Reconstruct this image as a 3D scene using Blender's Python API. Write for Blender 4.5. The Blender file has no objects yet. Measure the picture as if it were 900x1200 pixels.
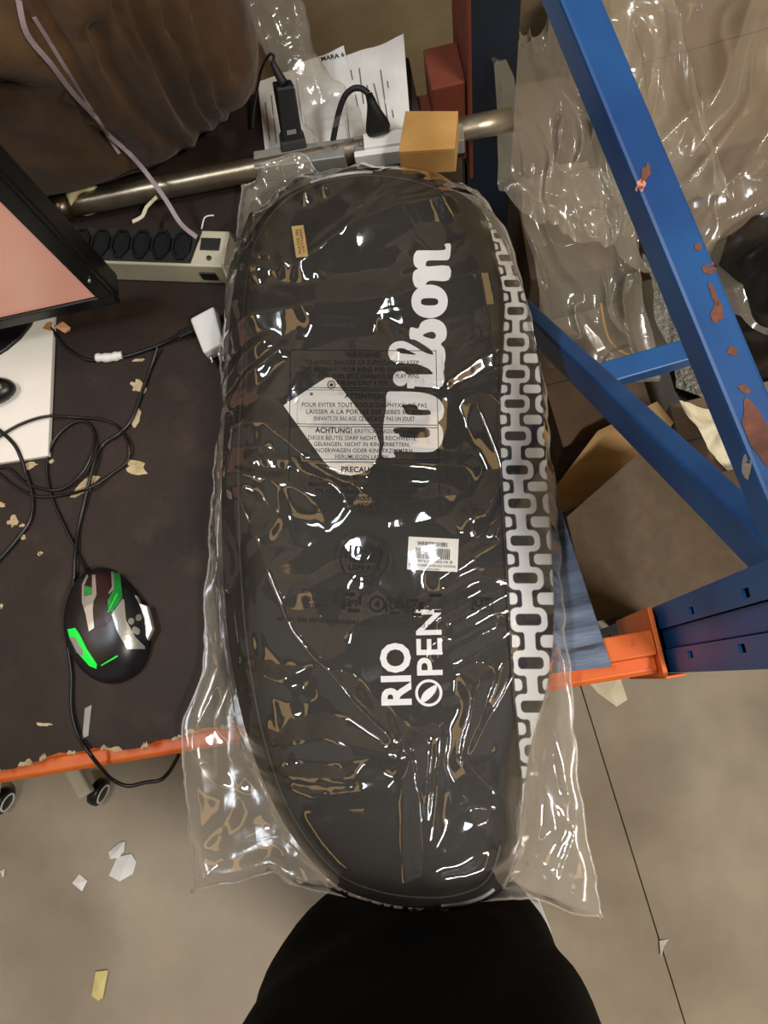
import bpy, bmesh, math, random
import numpy as np
from mathutils import Vector, Matrix, noise
from mathutils.bvhtree import BVHTree
random.seed(7); np.random.seed(7)
S = bpy.context.scene
C = S.collection

# ------------------------------------------------------------------ camera
F = 900.0; HC = 1.60                       # focal length in pixels (900x1200 frame), lens height
Zc = Vector((-(562-450), -(600-797), F)).normalized()
_a = Zc.z*F/Zc.y; _b = -Zc.x/Zc.y
_u = (-238.6-_a)/(_b-.1675); _v = _a+_b*_u
Xc = -Vector((_u, _v, -F)).normalized()
Yc = Zc.cross(Xc)
RW = Matrix((Xc, Yc, Zc))                  # camera axes -> world axes
CAMP = Vector((0, 0, HC))
cd = bpy.data.cameras.new('camera'); cam = bpy.data.objects.new('camera', cd); C.objects.link(cam)
cam.matrix_world = Matrix.Translation(CAMP) @ RW.to_4x4()
cd.sensor_fit = 'HORIZONTAL'; cd.sensor_width = 36; cd.lens = 36*F/900; cd.clip_start = .01
S.camera = cam
# ------------------------------------------------------------------ world, lamps, exposure
w = bpy.data.worlds.new('warehouse'); S.world = w; w.use_nodes = True
w.node_tree.nodes['Background'].inputs[0].default_value = (1.0, .90, .76, 1)
w.node_tree.nodes['Background'].inputs[1].default_value = .17
def lamp(name, loc, target, sx, sy, watts, col):
    l = bpy.data.lights.new(name, 'AREA'); l.shape = 'RECTANGLE'; l.size = sx; l.size_y = sy; l.energy = watts; l.color = col
    o = bpy.data.objects.new(name, l); C.objects.link(o); o.location = loc
    o.rotation_euler = (Vector(target)-Vector(loc)).to_track_quat('-Z', 'Y').to_euler()
    return o
lamp('ceiling_lamp', (2.0, -1.9, 4.4), (0.2, 0, .5), 1.3, .25, 130, (1, .95, .88))
lamp('ceiling_lamp', (-1.2, .4, 4.4), (-.1, .3, .6), 1.3, .2, 46, (.86, .93, 1))
lamp('ceiling_lamp', (.8, 2.2, 4.4), (-.1, .3, .6), 1.3, .2, 26, (.95, .97, 1))
vs = S.view_settings; vs.view_transform = 'Standard'; vs.look = 'None'; vs.gamma = 1; vs.use_curve_mapping = False
vs.exposure = .36
S.cycles.transparent_max_bounces = 24

# ------------------------------------------------------------------ helpers
def ray(px, py): return RW @ Vector((px-450, 600-py, -F))
def P(px, py, z):
    r = ray(px, py); return CAMP + r*((z-HC)/r.z)
def PX(px, py, x):
    r = ray(px, py); return CAMP + r*(x/r.x)
def proj(p):
    c = RW.transposed() @ (Vector(p)-CAMP); return (450+F*c.x/-c.z, 600-F*c.y/-c.z)

def lin(c):
    if isinstance(c, str):
        c = [int(c[i:i+2], 16)/255 for i in (0, 2, 4)]
    return tuple(((x/12.92) if x <= .04045 else ((x+.055)/1.055)**2.4) for x in c)+(1,)
MATS = {}
def mat(name, c1, c2=None, scale=20, rough=.6, metal=0, bump=0, bscale=None, detail=6, lo=.35, hi=.65, spec=.5, c3=None, s3=6, t3=(.6, .68), emit=0, stretch=None, sheen=0):
    m = bpy.data.materials.new(name); m.use_nodes = True; nt = m.node_tree; N = nt.nodes; L = nt.links
    b = N['Principled BSDF']; b.inputs['Roughness'].default_value = rough; b.inputs['Metallic'].default_value = metal
    b.inputs['Specular IOR Level'].default_value = spec
    if sheen: b.inputs['Sheen Weight'].default_value = sheen
    tc = N.new('ShaderNodeTexCoord'); src = tc.outputs['Object']
    if stretch:
        mp = N.new('ShaderNodeMapping'); mp.inputs['Scale'].default_value = stretch; L.new(src, mp.inputs[0]); src = mp.outputs[0]
    col = None
    if c2:
        n = N.new('ShaderNodeTexNoise'); n.inputs['Scale'].default_value = scale; n.inputs['Detail'].default_value = detail; L.new(src, n.inputs[0])
        r = N.new('ShaderNodeValToRGB'); r.color_ramp.elements[0].position = lo; r.color_ramp.elements[1].position = hi
        r.color_ramp.elements[0].color = lin(c1); r.color_ramp.elements[1].color = lin(c2); L.new(n.outputs[0], r.inputs[0]); col = r.outputs[0]
        if c3:
            n3 = N.new('ShaderNodeTexNoise'); n3.inputs['Scale'].default_value = s3; n3.inputs['Detail'].default_value = 8; L.new(src, n3.inputs[0])
            r3 = N.new('ShaderNodeValToRGB'); r3.color_ramp.elements[0].position = t3[0]; r3.color_ramp.elements[1].position = t3[1]; L.new(n3.outputs[0], r3.inputs[0])
            mx = N.new('ShaderNodeMix'); mx.data_type = 'RGBA'; L.new(r3.outputs[0], mx.inputs[0]); L.new(col, mx.inputs[6]); mx.inputs[7].default_value = lin(c3); col = mx.outputs[2]
        L.new(col, b.inputs['Base Color'])
        if emit: L.new(col, b.inputs['Emission Color'])
    else:
        b.inputs['Base Color'].default_value = lin(c1); b.inputs['Emission Color'].default_value = lin(c1)
    b.inputs['Emission Strength'].default_value = emit
    if bump:
        nb = N.new('ShaderNodeTexNoise'); nb.inputs['Scale'].default_value = bscale or scale*4; nb.inputs['Detail'].default_value = 8; L.new(src, nb.inputs[0])
        bp = N.new('ShaderNodeBump'); bp.inputs['Strength'].default_value = bump; bp.inputs['Distance'].default_value = .004; L.new(nb.outputs[0], bp.inputs['Height']); L.new(bp.outputs[0], b.inputs['Normal'])
    MATS[name] = m; return m
def film_mat(name, haze, hazecol, gloss, rough, bscale=60, bstr=.5, bdist=.004, tint=(1, 1, 1, 1)):
    m = bpy.data.materials.new(name); m.use_nodes = True; nt = m.node_tree; N = nt.nodes; L = nt.links; N.clear()
    out = N.new('ShaderNodeOutputMaterial'); tr = N.new('ShaderNodeBsdfTransparent'); tr.inputs[0].default_value = tint
    df = N.new('ShaderNodeBsdfDiffuse'); df.inputs[0].default_value = lin(hazecol)
    gl = N.new('ShaderNodeBsdfGlossy'); gl.inputs['Roughness'].default_value = rough
    m1 = N.new('ShaderNodeMixShader'); m2 = N.new('ShaderNodeMixShader'); m1.inputs[0].default_value = haze
    L.new(tr.outputs[0], m1.inputs[1]); L.new(df.outputs[0], m1.inputs[2])
    fr = N.new('ShaderNodeLayerWeight'); fr.inputs[0].default_value = .5      # Schlick reflectance, same from both sides of the thin film
    pw = N.new('ShaderNodeMath'); pw.operation = 'POWER'; pw.inputs[1].default_value = 5; L.new(fr.outputs['Facing'], pw.inputs[0])
    sk_ = N.new('ShaderNodeMath'); sk_.operation = 'MULTIPLY_ADD'; sk_.inputs[1].default_value = .96; sk_.inputs[2].default_value = .04; L.new(pw.outputs[0], sk_.inputs[0])
    mul = N.new('ShaderNodeMath'); mul.operation = 'MULTIPLY_ADD'; mul.inputs[1].default_value = gloss; mul.inputs[2].default_value = .015; mul.use_clamp = True
    L.new(sk_.outputs[0], mul.inputs[0]); L.new(mul.outputs[0], m2.inputs[0])
    L.new(m1.outputs[0], m2.inputs[1]); L.new(gl.outputs[0], m2.inputs[2]); L.new(m2.outputs[0], out.inputs[0])
    tc = N.new('ShaderNodeTexCoord')
    n1 = N.new('ShaderNodeTexNoise'); n1.inputs['Scale'].default_value = bscale; n1.inputs['Detail'].default_value = 3; n1.inputs['Distortion'].default_value = 1.5
    vo = N.new('ShaderNodeTexVoronoi'); vo.inputs['Scale'].default_value = bscale*.6; vo.distance = 'MINKOWSKI'
    L.new(tc.outputs['Object'], n1.inputs[0]); L.new(tc.outputs['Object'], vo.inputs[0])
    ad = N.new('ShaderNodeMath'); ad.operation = 'MULTIPLY_ADD'; ad.inputs[1].default_value = .5
    L.new(vo.outputs[0], ad.inputs[0]); L.new(n1.outputs[0], ad.inputs[2])
    bp = N.new('ShaderNodeBump'); bp.inputs['Strength'].default_value = bstr; bp.inputs['Distance'].default_value = bdist
    L.new(ad.outputs[0], bp.inputs['Height'])
    for x in (gl, fr, df): L.new(bp.outputs[0], x.inputs['Normal'])
    MATS[name] = m; return m
M = MATS
mat('concrete', '918676', 'aa9e8a', 3, .75, bump=.2, bscale=90, c3='776b59', s3=2.2, t3=(.50, .74), detail=10)
mat('plaster', '7d6b50', '94825f', 4, .9, bump=.3, bscale=40, c3='3a3026', s3=5, t3=(.66, .72))
mat('table_dark', '231a15', '31251e', 7, .62, bump=.15, bscale=120, detail=10, c3='3f3228', s3=18, t3=(.55, .8), spec=.3)
mat('bare_wood', 'a8956f', 'c9b793', 60, .85, bump=.5)
mat('blue_plank', '4c5566', '78849a', 30, .7, bump=.5, stretch=(.35, 2.5, 1), c3='2f3138', s3=25, t3=(.58, .7))
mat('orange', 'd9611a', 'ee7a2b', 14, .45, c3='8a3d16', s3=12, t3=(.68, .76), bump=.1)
mat('orange_shaded', '5c2615', '6e3019', 14, .75)  # beam orange darkened, so the shade at the rear sits in the colour
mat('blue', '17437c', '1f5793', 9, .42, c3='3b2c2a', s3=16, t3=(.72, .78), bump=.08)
mat('blue_shaded', '0e1722', '172434', 9, .5)  # rack blue darkened, shade on the rear post put into the colour
mat('hole', '0a0a0c', rough=.9)
mat('rust', '5a3a30', '7c4c38', 60, .85, bump=.4)
mat('primer', 'd98a68', rough=.6)
mat('chip_white', 'b9b6ae', rough=.7)
mat('bag_fabric', '101113', '17181b', 300, .62, bump=.25, bscale=900, spec=.4)
mat('black_trim', '0d0d0f', rough=.5)
mat('white_print', 'f2f2f3', rough=.55)
mat('dark_print', '101012', rough=.7)
mat('gray_print', '6a6a6c', rough=.7)
mat('reflect_gray', 'c8cac8', rough=.35)
mat('sticker', 'cda867', 'd8b877', 50, .6)
mat('label_paper', 'eceae6', rough=.6)
mat('paper', 'd9d7d2', 'e6e4df', 15, .7)
mat('cream_paper', 'd8cba8', 'e6dcc2', 20, .7)
mat('yellow_paper', 'cfc27e', rough=.7)
mat('cardboard', '6f5a44', '7f6850', 12, .85, bump=.1, bscale=200)
mat('cardboard_gray', '574837', '61513f', 60, .88, bump=.1, bscale=250)  # grey-brown cardboard, base darkened to carry the shadow over the sheet
mat('cardboard_tan', 'b78a4a', 'c3975a', 30, .7)
mat('cardboard_dark', '4a3a2c', '5d4a38', 10, .9)
mat('plank_tan', '9a7a4c', 'b08f60', 14, .8, stretch=(.5, 3, 1))
mat('suede', '452f1c', '64482a', 9, .95, bump=.3, bscale=120, c3='332213', s3=5, t3=(.48, .7), sheen=.1, detail=9)
mat('ribbon', '97868a', 'a99a9d', 40, .6)
mat('steel_pipe', '8d8069', 'a79c88', 12, .34, .85, c3='5c4c38', s3=9, t3=(.5, .65), bump=.1)
mat('gray_metal', '84847f', '95958f', 20, .45, .3)
mat('chrome', 'c9c9c9', rough=.25, metal=1)
mat('black_plastic', '0d0d0e', rough=.38)
mat('black_matte', '131314', rough=.6)
mat('socket_black', '19191b', rough=.5)
mat('beige_plastic', 'b7b199', 'c3bda6', 20, .5)
mat('cream_plastic', 'c9b98a', 'e0d4ac', 30, .5)
mat('white_plastic', 'e9e9e6', rough=.4)
mat('board_white', 'dcd9cf', 'eae7de', 6, .45, c3='c9b48c', s3=5, t3=(.62, .8))
mat('stain', 'b0763a', 'c99a5c', 30, .6)
mat('screen', 'c48c78', 'd69f8a', 3, .35, emit=.30)
mat('tape_orange', 'd9a27c', rough=.6)
mat('silver', 'b9b8b0', rough=.3, metal=.6)
mat('led_green', '18c63c', rough=.3, emit=.5)
mat('green_plastic', '1e7d33', '2a9a42', 60, .35)
mat('mouse_black', '17161a', rough=.34)
mat('mouse_maroon', '2a1416', rough=.35)
mat('trousers', '050505', '0a0a0a', 30, .95, bump=.3, bscale=60, spec=.12)
mat('shoe_white', 'd8d8d6', rough=.5)
mat('yellow_wire', 'b8882a', rough=.5)
mat('black_wrap', '0f0f10', '1b1b1c', 12, .3, bump=.6, bscale=25)
film_mat('film', .028, 'd2c3a8', 1.9, .06, 8, .025, .004)
film_mat('film_back', .25, 'dad1c2', .8, .16, 14, .12, .004)
film_mat('film_seam', .22, 'd8d0c2', .8, .2, 30, .2, .002)
film_mat('film_loose', .20, 'cfc5b0', .9, .15, 8, .25, .006)
film_mat('film_clear', .10, 'cfccc4', .9, .10, 25, .4, .005)
mat('roof_sheet', '3a332b', '4a4238', 2, .8)
mat('added_light_panel', 'ffd08a', rough=.6, emit=1.5)  # glow of the unseen panels added under the ceiling
film_mat('bubble', .5, 'bdb8ab', .6, .2, 150, .9, .004)

def tag(o, label, cat, group=None):
    o['label'] = label; o['category'] = cat
    if group: o['group'] = group
    return o
def thing(name, label, cat, loc=(0, 0, 0), group=None):
    o = bpy.data.objects.new(name, None); C.objects.link(o); o.location = loc; o.empty_display_size = .05
    return tag(o, label, cat, group)
WL = {}
def wloc(o):
    v = Vector((0, 0, 0))
    while o is not None: v += o.location; o = o.parent
    return v
def obj(name, vf, m, parent=None, smooth=False, solid=0, origin=None, bevel=0, subsurf=0):
    """vf: (verts in world coordinates, faces)"""
    V, Fc = vf
    V = [Vector(v) for v in V]
    if parent is not None: base = wloc(parent); 
    else:
        if origin is None:
            xs = [v.x for v in V]; ys = [v.y for v in V]; zs = [v.z for v in V]
            base = Vector(((min(xs)+max(xs))/2, (min(ys)+max(ys))/2, min(zs)))
        else: base = Vector(origin)
    me = bpy.data.meshes.new(name); me.from_pydata([tuple(v-base) for v in V], [], Fc); me.update()
    if isinstance(m, str): m = M[m]
    me.materials.append(m)
    o = bpy.data.objects.new(name, me); C.objects.link(o)
    if parent is not None: o.parent = parent
    else: o.location = base
    if smooth: me.shade_smooth()
    if bevel:
        b = o.modifiers.new('bevel', 'BEVEL'); b.width = bevel; b.segments = 2; b.limit_method = 'ANGLE'
    if subsurf:
        b = o.modifiers.new('sub', 'SUBSURF'); b.levels = subsurf; b.render_levels = subsurf
    if solid:
        b = o.modifiers.new('solid', 'SOLIDIFY'); b.thickness = solid; b.offset = -1
    return o
def struct(o): o['kind'] = 'structure'; return o
def join(*vfs):
    V = []; Fc = []
    for v, f in vfs:
        n = len(V); V += [Vector(x) for x in v]; Fc += [tuple(i+n for i in q) for q in f]
    return V, Fc
BOXF = [(0, 3, 2, 1), (4, 5, 6, 7), (0, 1, 5, 4), (1, 2, 6, 5), (2, 3, 7, 6), (3, 0, 4, 7)]
def box(x0, x1, y0, y1, z0, z1):
    return [Vector(p) for p in ((x0, y0, z0), (x1, y0, z0), (x1, y1, z0), (x0, y1, z0), (x0, y0, z1), (x1, y0, z1), (x1, y1, z1), (x0, y1, z1))], list(BOXF)
def prism(pts, z0, z1):
    n = len(pts); V = [Vector((p[0], p[1], z0)) for p in pts]+[Vector((p[0], p[1], z1)) for p in pts]
    return V, [tuple(range(n-1, -1, -1)), tuple(range(n, 2*n))]+[(i, (i+1) % n, n+(i+1) % n, n+i) for i in range(n)]
def hull8(b, t):   # bottom quad, top quad
    return [Vector(p) for p in list(b)+list(t)], list(BOXF)
def bar(a, b, w_, h_, up=(0, 0, 1), off=(0, 0)):
    """rectangular bar from a to b; w_ along side, h_ along up"""
    a = Vector(a); b = Vector(b); d = (b-a).normalized(); s = d.cross(Vector(up)).normalized(); u = s.cross(d)
    a = a+s*off[0]+u*off[1]; b = b+s*off[0]+u*off[1]
    q = lambda p: [p-s*w_/2-u*h_/2, p+s*w_/2-u*h_/2, p+s*w_/2+u*h_/2, p-s*w_/2+u*h_/2]
    return hull8(q(a), q(b))
def spline(pts, n=8):
    pts = [Vector(p) for p in pts]; out = []
    for i in range(len(pts)-1):
        p0 = pts[max(i-1, 0)]; p1 = pts[i]; p2 = pts[i+1]; p3 = pts[min(i+2, len(pts)-1)]
        for k in range(n):
            t = k/n; out.append(.5*((2*p1)+(p2-p0)*t+(2*p0-5*p1+4*p2-p3)*t*t+(3*p1-p0-3*p2+p3)*t**3))
    out.append(pts[-1]); return out
def tube(pts, r, n=8, smooth=6, caps=True):
    pts = spline(pts, smooth) if smooth else [Vector(p) for p in pts]
    V = []; Fc = []; m_ = len(pts); nrm = None
    for i, p in enumerate(pts):
        d = (pts[min(i+1, m_-1)]-pts[max(i-1, 0)]).normalized()
        if nrm is None: nrm = d.orthogonal().normalized()
        nrm = (nrm-d*nrm.dot(d)).normalized(); bn = d.cross(nrm)
        rr = r(i/(m_-1)) if callable(r) else r
        for k in range(n):
            a = 2*math.pi*k/n; V.append(p+(nrm*math.cos(a)+bn*math.sin(a))*rr)
    for i in range(m_-1):
        for k in range(n): Fc.append((i*n+k, i*n+(k+1) % n, (i+1)*n+(k+1) % n, (i+1)*n+k))
    if caps: Fc.append(tuple(range(n-1, -1, -1))); Fc.append(tuple((m_-1)*n+k for k in range(n)))
    return V, Fc
def ribbon(pts, wid, th=.0006, smooth=6, up=(0, 0, 1)):
    pts = spline(pts, smooth); V = []; Fc = []; m_ = len(pts)
    for i, p in enumerate(pts):
        d = (pts[min(i+1, m_-1)]-pts[max(i-1, 0)]).normalized(); s = d.cross(Vector(up)).normalized(); u = s.cross(d)
        V += [p-s*wid/2, p+s*wid/2, p+s*wid/2+u*th, p-s*wid/2+u*th]
    for i in range(m_-1):
        for k in range(4): Fc.append((i*4+k, i*4+(k+1) % 4, (i+1)*4+(k+1) % 4, (i+1)*4+k))
    Fc += [(3, 2, 1, 0), tuple((m_-1)*4+k for k in range(4))]
    return V, Fc
def lathe(prof, c, axis=(0, 0, 1), n=24):
    c = Vector(c); ax = Vector(axis).normalized(); s = ax.orthogonal().normalized(); t = ax.cross(s); V = []; Fc = []
    for r, h in prof:
        for k in range(n):
            a = 2*math.pi*k/n; V.append(c+ax*h+(s*math.cos(a)+t*math.sin(a))*max(r, 1e-5))
    for i in range(len(prof)-1):
        for k in range(n): Fc.append((i*n+k, i*n+(k+1) % n, (i+1)*n+(k+1) % n, (i+1)*n+k))
    return V, Fc
def bvh_of(*vfs):
    V, Fc = join(*vfs); return BVHTree.FromPolygons([tuple(v) for v in V], Fc)
def rough_poly(cx, cy, rx, ry, n=11, j=.3, rot=0):
    out = []
    for k in range(n):
        a = 2*math.pi*k/n; q = 1+random.uniform(-j, j); x = rx*q*math.cos(a); y = ry*q*math.sin(a)
        out.append((cx+x*math.cos(rot)-y*math.sin(rot), cy+x*math.sin(rot)+y*math.cos(rot)))
    return out
def curve_fill(polys, smooth=0):
    """outlines (list of point lists, holes included) -> 2D filled mesh (verts, faces) in the same units"""
    cu = bpy.data.curves.new('fill', 'CURVE'); cu.dimensions = '2D'; cu.fill_mode = 'BOTH'
    for p in polys:
        if smooth:
            q = [Vector((a[0], a[1], 0)) for a in p]; q = spline([q[-1]]+q+[q[0], q[1]], smooth)
            p = [(v.x, v.y) for v in q[smooth:-smooth-1]]
        s = cu.splines.new('POLY'); s.points.add(len(p)-1); s.use_cyclic_u = True
        for i, a in enumerate(p): s.points[i].co = (a[0]/100, -a[1]/100, 0, 1)
    return curve_mesh(cu, lambda v: (v.x*100, -v.y*100))
def curve_mesh(cu, fn):
    o = bpy.data.objects.new('tmp', cu); C.objects.link(o); dg = bpy.context.evaluated_depsgraph_get(); dg.update()
    me = bpy.data.meshes.new_from_object(o.evaluated_get(dg), depsgraph=dg)
    V = [fn(v.co) for v in me.vertices]; Fc = [tuple(p.vertices) for p in me.polygons]
    bpy.data.objects.remove(o); bpy.data.curves.remove(cu); bpy.data.meshes.remove(me)
    return V, Fc
def text2d(s, bold=0):
    """text -> (verts, faces) normalised so that x runs 0..1 (width) and y 0..h, aspect kept"""
    cu = bpy.data.curves.new('txt', 'FONT'); cu.body = s; cu.resolution_u = 3; cu.offset = bold; cu.space_character = 1.05
    V, Fc = curve_mesh(cu, lambda v: (v.x, v.y))
    return V, Fc
def text_px(s, x0, y0, x1, y1, height, bold=0, mirror=False, center=True):
    """text whose baseline runs from (x0,y0) to (x1,y1) in the picture; cap height in pixels; width fitted"""
    V, Fc = text2d(s, bold); xs = [v[0] for v in V]; ys = [v[1] for v in V]; a, b = min(xs), max(xs); c, d = 0, .7
    dx, dy = x1-x0, y1-y0; L = math.hypot(dx, dy); ex = (dx/L, dy/L); ey = (dy/L, -dx/L)
    out = []
    for v in V:
        p = (v[0]-a)/(b-a)*L; q = v[1]/d*height
        if mirror: p = L-p
        out.append((x0+ex[0]*p+ey[0]*q, y0+ex[1]*p+ey[1]*q))
    return out, Fc
def drape(name, vf2, bvh, off, m, parent=None, cut=6, solid=0, zfall=.85, smooth=True, origin=None):
    """2D mesh given in picture units laid onto a real surface"""
    bm = bmesh.new(); vs_ = [bm.verts.new((v[0], v[1], 0)) for v in vf2[0]]
    for f in vf2[1]:
        try: bm.faces.new([vs_[i] for i in f])
        except ValueError: pass
    if cut:
        bmesh.ops.triangulate(bm, faces=bm.faces[:])
        for _ in range(4):
            e = [x for x in bm.edges if x.calc_length() > cut]
            if not e: break
            bmesh.ops.subdivide_edges(bm, edges=e, cuts=1); bmesh.ops.triangulate(bm, faces=[f for f in bm.faces if len(f.verts) > 3])
    bm.verts.ensure_lookup_table(); V = []
    for v in bm.verts:
        d = ray(v.co.x, v.co.y).normalized(); h = bvh.ray_cast(CAMP, d)
        if h[0] is not None:
            n = h[1] if h[1].dot(d) < 0 else -h[1]; V.append(h[0]+n*off)
        else: V.append(P(v.co.x, v.co.y, zfall))
    for i, v in enumerate(bm.verts): v.index = i
    Fc = []
    for f in bm.faces:
        q = [v.index for v in f.verts]
        nn = (V[q[1]]-V[q[0]]).cross(V[q[2]]-V[q[0]])
        Fc.append(tuple(q if nn.dot(CAMP-V[q[0]]) > 0 else q[::-1]))
    bm.free()
    return obj(name, (V, Fc), m, parent, smooth=False, solid=solid, origin=origin)
def join2(*vfs):
    V = []; Fc = []
    for v, f in vfs:
        n = len(V); V += list(v); Fc += [tuple(i+n for i in q) for q in f]
    return V, Fc
def strip_px(a, b, w_):
    dx, dy = b[0]-a[0], b[1]-a[1]; L = math.hypot(dx, dy); nx, ny = -dy/L*w_/2, dx/L*w_/2
    return [(a[0]+nx, a[1]+ny), (b[0]+nx, b[1]+ny), (b[0]-nx, b[1]-ny), (a[0]-nx, a[1]-ny)], [(0, 1, 2, 3)]
def circ_px(cx, cy, r, w_, n=40, a0=0, a1=2*math.pi, sq=1):
    V = []; Fc = []
    for k in range(n+1):
        a = a0+(a1-a0)*k/n
        for rr in (r-w_/2, r+w_/2): V.append((cx+rr*math.cos(a), cy+rr*math.sin(a)*sq))
    return V, [(2*k, 2*k+1, 2*k+3, 2*k+2) for k in range(n)]
T = .75

# ================================================================== SETTING
ja, jb = P(690, 835, 0), P(803, 1200, 0); jd = (jb-ja).normalized(); jn = Vector((jd.y, -jd.x, 0))   # joint between two concrete pours
if jn.x < 0: jn = -jn
fl = struct(obj('floor', box(-5, 5, -5, 5, -.12, -.0055), 'concrete', origin=(0, 0, -.12)))
A0 = ja-jd*(6/abs(jd.y)); A1 = ja+jd*(4/abs(jd.y))
g = jn*.0014
obj('slab', prism([(-5, A0.y), (A0-g)[:2], (A1-g)[:2], (-5, A1.y)] if A0.y < A1.y else [(-5, A1.y), (A1-g)[:2], (A0-g)[:2], (-5, A0.y)], -.005, 0), 'concrete', fl)
obj('slab', prism([(A1+g)[:2], (5, A1.y), (5, A0.y), (A0+g)[:2]], -.005, 0), 'concrete', fl)
struct(obj('wall_back', box(-5, 5, 1.27, 1.42, 0, 3.2), 'plaster'))

# unseen roof of the hall; two warm glowing panels added for film reflections
struct(obj('ceiling', box(-5, 5, -5, 5, 4.6, 4.7), 'roof_sheet'))
for x_, lb in ((-2.7, 'long warm glowing panel added unseen above the left of the hall'), (2.9, 'long warm glowing panel added unseen above the right of the hall')):
    rl = thing('added_light_panel', lb, 'added light panel', (x_, 0, 4.55))
    obj('panel', box(x_-.5, x_+.5, -3, 3, 4.56, 4.585), 'added_light_panel', rl)
    obj('frame', join(box(x_-.55, x_-.5, -3.05, 3.05, 4.54, 4.6), box(x_+.5, x_+.55, -3.05, 3.05, 4.54, 4.6), box(x_-.5, x_+.5, -3.05, -3, 4.54, 4.6), box(x_-.5, x_+.5, 3, 3.05, 4.54, 4.6)), 'gray_metal', rl)

# ================================================================== RACK used as a workbench
rack = thing('pallet_rack', 'blue and orange steel pallet rack carrying the dark workbench top', 'rack', (-.3, .45, 0))
def upright(x0, x1, y0, y1, h, m):
    parts = [box(x0, x1, y0, y0+.003, 0, h), box(x0, x1, y1-.003, y1, 0, h)]
    ym = (y0+y1)/2; r = .010
    for a, b in ((y0+.003, y0+.013), (y0+.020, ym-r), (ym+r, y1-.020), (y1-.013, y1-.003)): parts.append(box(x0, x0+.003, a, b, 0, h))
    parts.append(box(x0+.005, x0+.008, ym-r-.003, ym+r+.003, 0, h))     # recessed centre channel
    parts += [box(x0, x0+.008, ym-r-.001, ym-r, 0, h), box(x0, x0+.008, ym+r, ym+r+.001, 0, h)]
    for a, zz in ((y0+.013, .06), (y1-.020, .10)):
        prev = 0; z = zz
        while z < h:
            parts.append(box(x0, x0+.003, a, a+.007, prev, z)); prev = z+.017; z += .15
        parts.append(box(x0, x0+.003, a, a+.007, prev, h))
    parts.append(box(x0-.006, x1+.03, y0-.004, y1+.01, 0, .005))
    return join(*parts)
obj('post', upright(.203, .272, -.026, .046, 2.2, M['blue']), 'blue', rack)
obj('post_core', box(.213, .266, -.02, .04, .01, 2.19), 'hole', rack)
obj('post', upright(.125, .186, .72, .79, 2.2, M['blue_shaded']), 'blue_shaded', rack)
# front step beam: top flange shows in front of the board
bx0, bx1 = -1.6, .190
prof = [(-.024, .62), (-.024, .722), (-.020, .727), (-.006, .727), (-.004, .7425), (.022, .7425), (.022, .62)]
V = [Vector((x, y, z)) for x in (bx0, bx1) for y, z in prof]; n = len(prof)
obj('front_beam', (V, [tuple(range(n)), tuple(range(2*n-1, n-1, -1))]+[(i, n+i, n+(i+1) % n, (i+1) % n) for i in range(n)]), 'orange', rack, bevel=.0015)
con = obj('beam_connector', join(box(.1905, .1955, -.030, .046, .55, .745), box(.1905, .212, -.0305, -.0275, .55, .752)), 'orange', rack, bevel=.001)
for y, z, r in ((.016, .655, .008), (-.006, .70, .0075), (-.016, .668, .005)):
    obj('connector_hole', lathe([(0, .0006), (r*.8, .0007), (r, 0)], (.1905, y, z), (-1, 0, 0), 12), 'hole', con)
obj('rear_beam', box(-1.6, .075, .70, .74, .62, .7425), 'orange_shaded', rack)
obj('beam_connector', join(box(.0755, .118, .695, .755, .66, .80), box(.1185, .1245, .69, .79, .62, .95)), 'orange_shaded', rack, bevel=.002)
a_f = PX(918, 600, .232); a_r = PX(655, -32, .165)
def to_y(a, b, y): return a+(b-a)*((y-a.y)/(b.y-a.y))
a_f, a_r = to_y(a_f, a_r, .02), to_y(a_f, a_r, .75)
brA = bar(a_f, a_r, .030, .036)
b_f = PX(905, 650, .236); b_r = PX(610, 365, .165)
b_f, b_r = to_y(b_f, b_r, .02), to_y(b_f, b_r, min(.75, b_r.y+.1))
if b_r.z < .03: b_r = b_f+(b_r-b_f)*((.03-b_f.z)/(b_r.z-b_f.z))
brB = bar(b_f, b_r, .022, .044)
bA = obj('diagonal_brace', brA, 'blue', rack, bevel=.003)
bB = obj('diagonal_brace', brB, 'blue', rack, bevel=.003)
s0 = PX(705, 442, .236); 
strut = bar(s0, s0+Vector((.135, .012, .0)), .03, .03)
obj('cross_strut', strut, 'blue', rack, bevel=.002)
bvA = bvh_of(brA)
for i, (cx, cy, rx, ry, rot, m_) in enumerate([(751, 217, 6, 9, .3, 'primer'), (757, 203, 5, 12, .3, 'rust'), (840, 366, 8, 13, .1, 'rust'), (832, 315, 9, 6, -.4, 'rust'), (818, 290, 4, 5, 0, 'rust'), (836, 345, 3, 14, -.3, 'rust'), (858, 412, 7, 6, .5, 'rust'), (887, 505, 11, 50, -.35, 'rust'), (876, 548, 5, 15, -.1, 'chip_white'), (871, 455, 8, 5, .4, 'rust')]):
    drape('paint_chip', curve_fill([rough_poly(cx, cy, rx, ry, 13, .3, rot)]), bvA, .0006, m_, bA, cut=0)

# tabletop
rear_y = .795
front = [(x, -.006+.003*math.sin(x*37)+random.uniform(-.0025, .0025)) for x in np.arange(-1.6, .05, .014)]
tp = [(a, b) for a, b in front]+[(.062, -.006), (.062, .50), (.06, rear_y), (-1.6, rear_y)]
V, Fc = prism(tp, .7425, T)
top = tag(obj('workbench_top', (V, Fc), 'table_dark'), 'worn dark brown workbench top with chipped front edge', 'tabletop')
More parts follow.
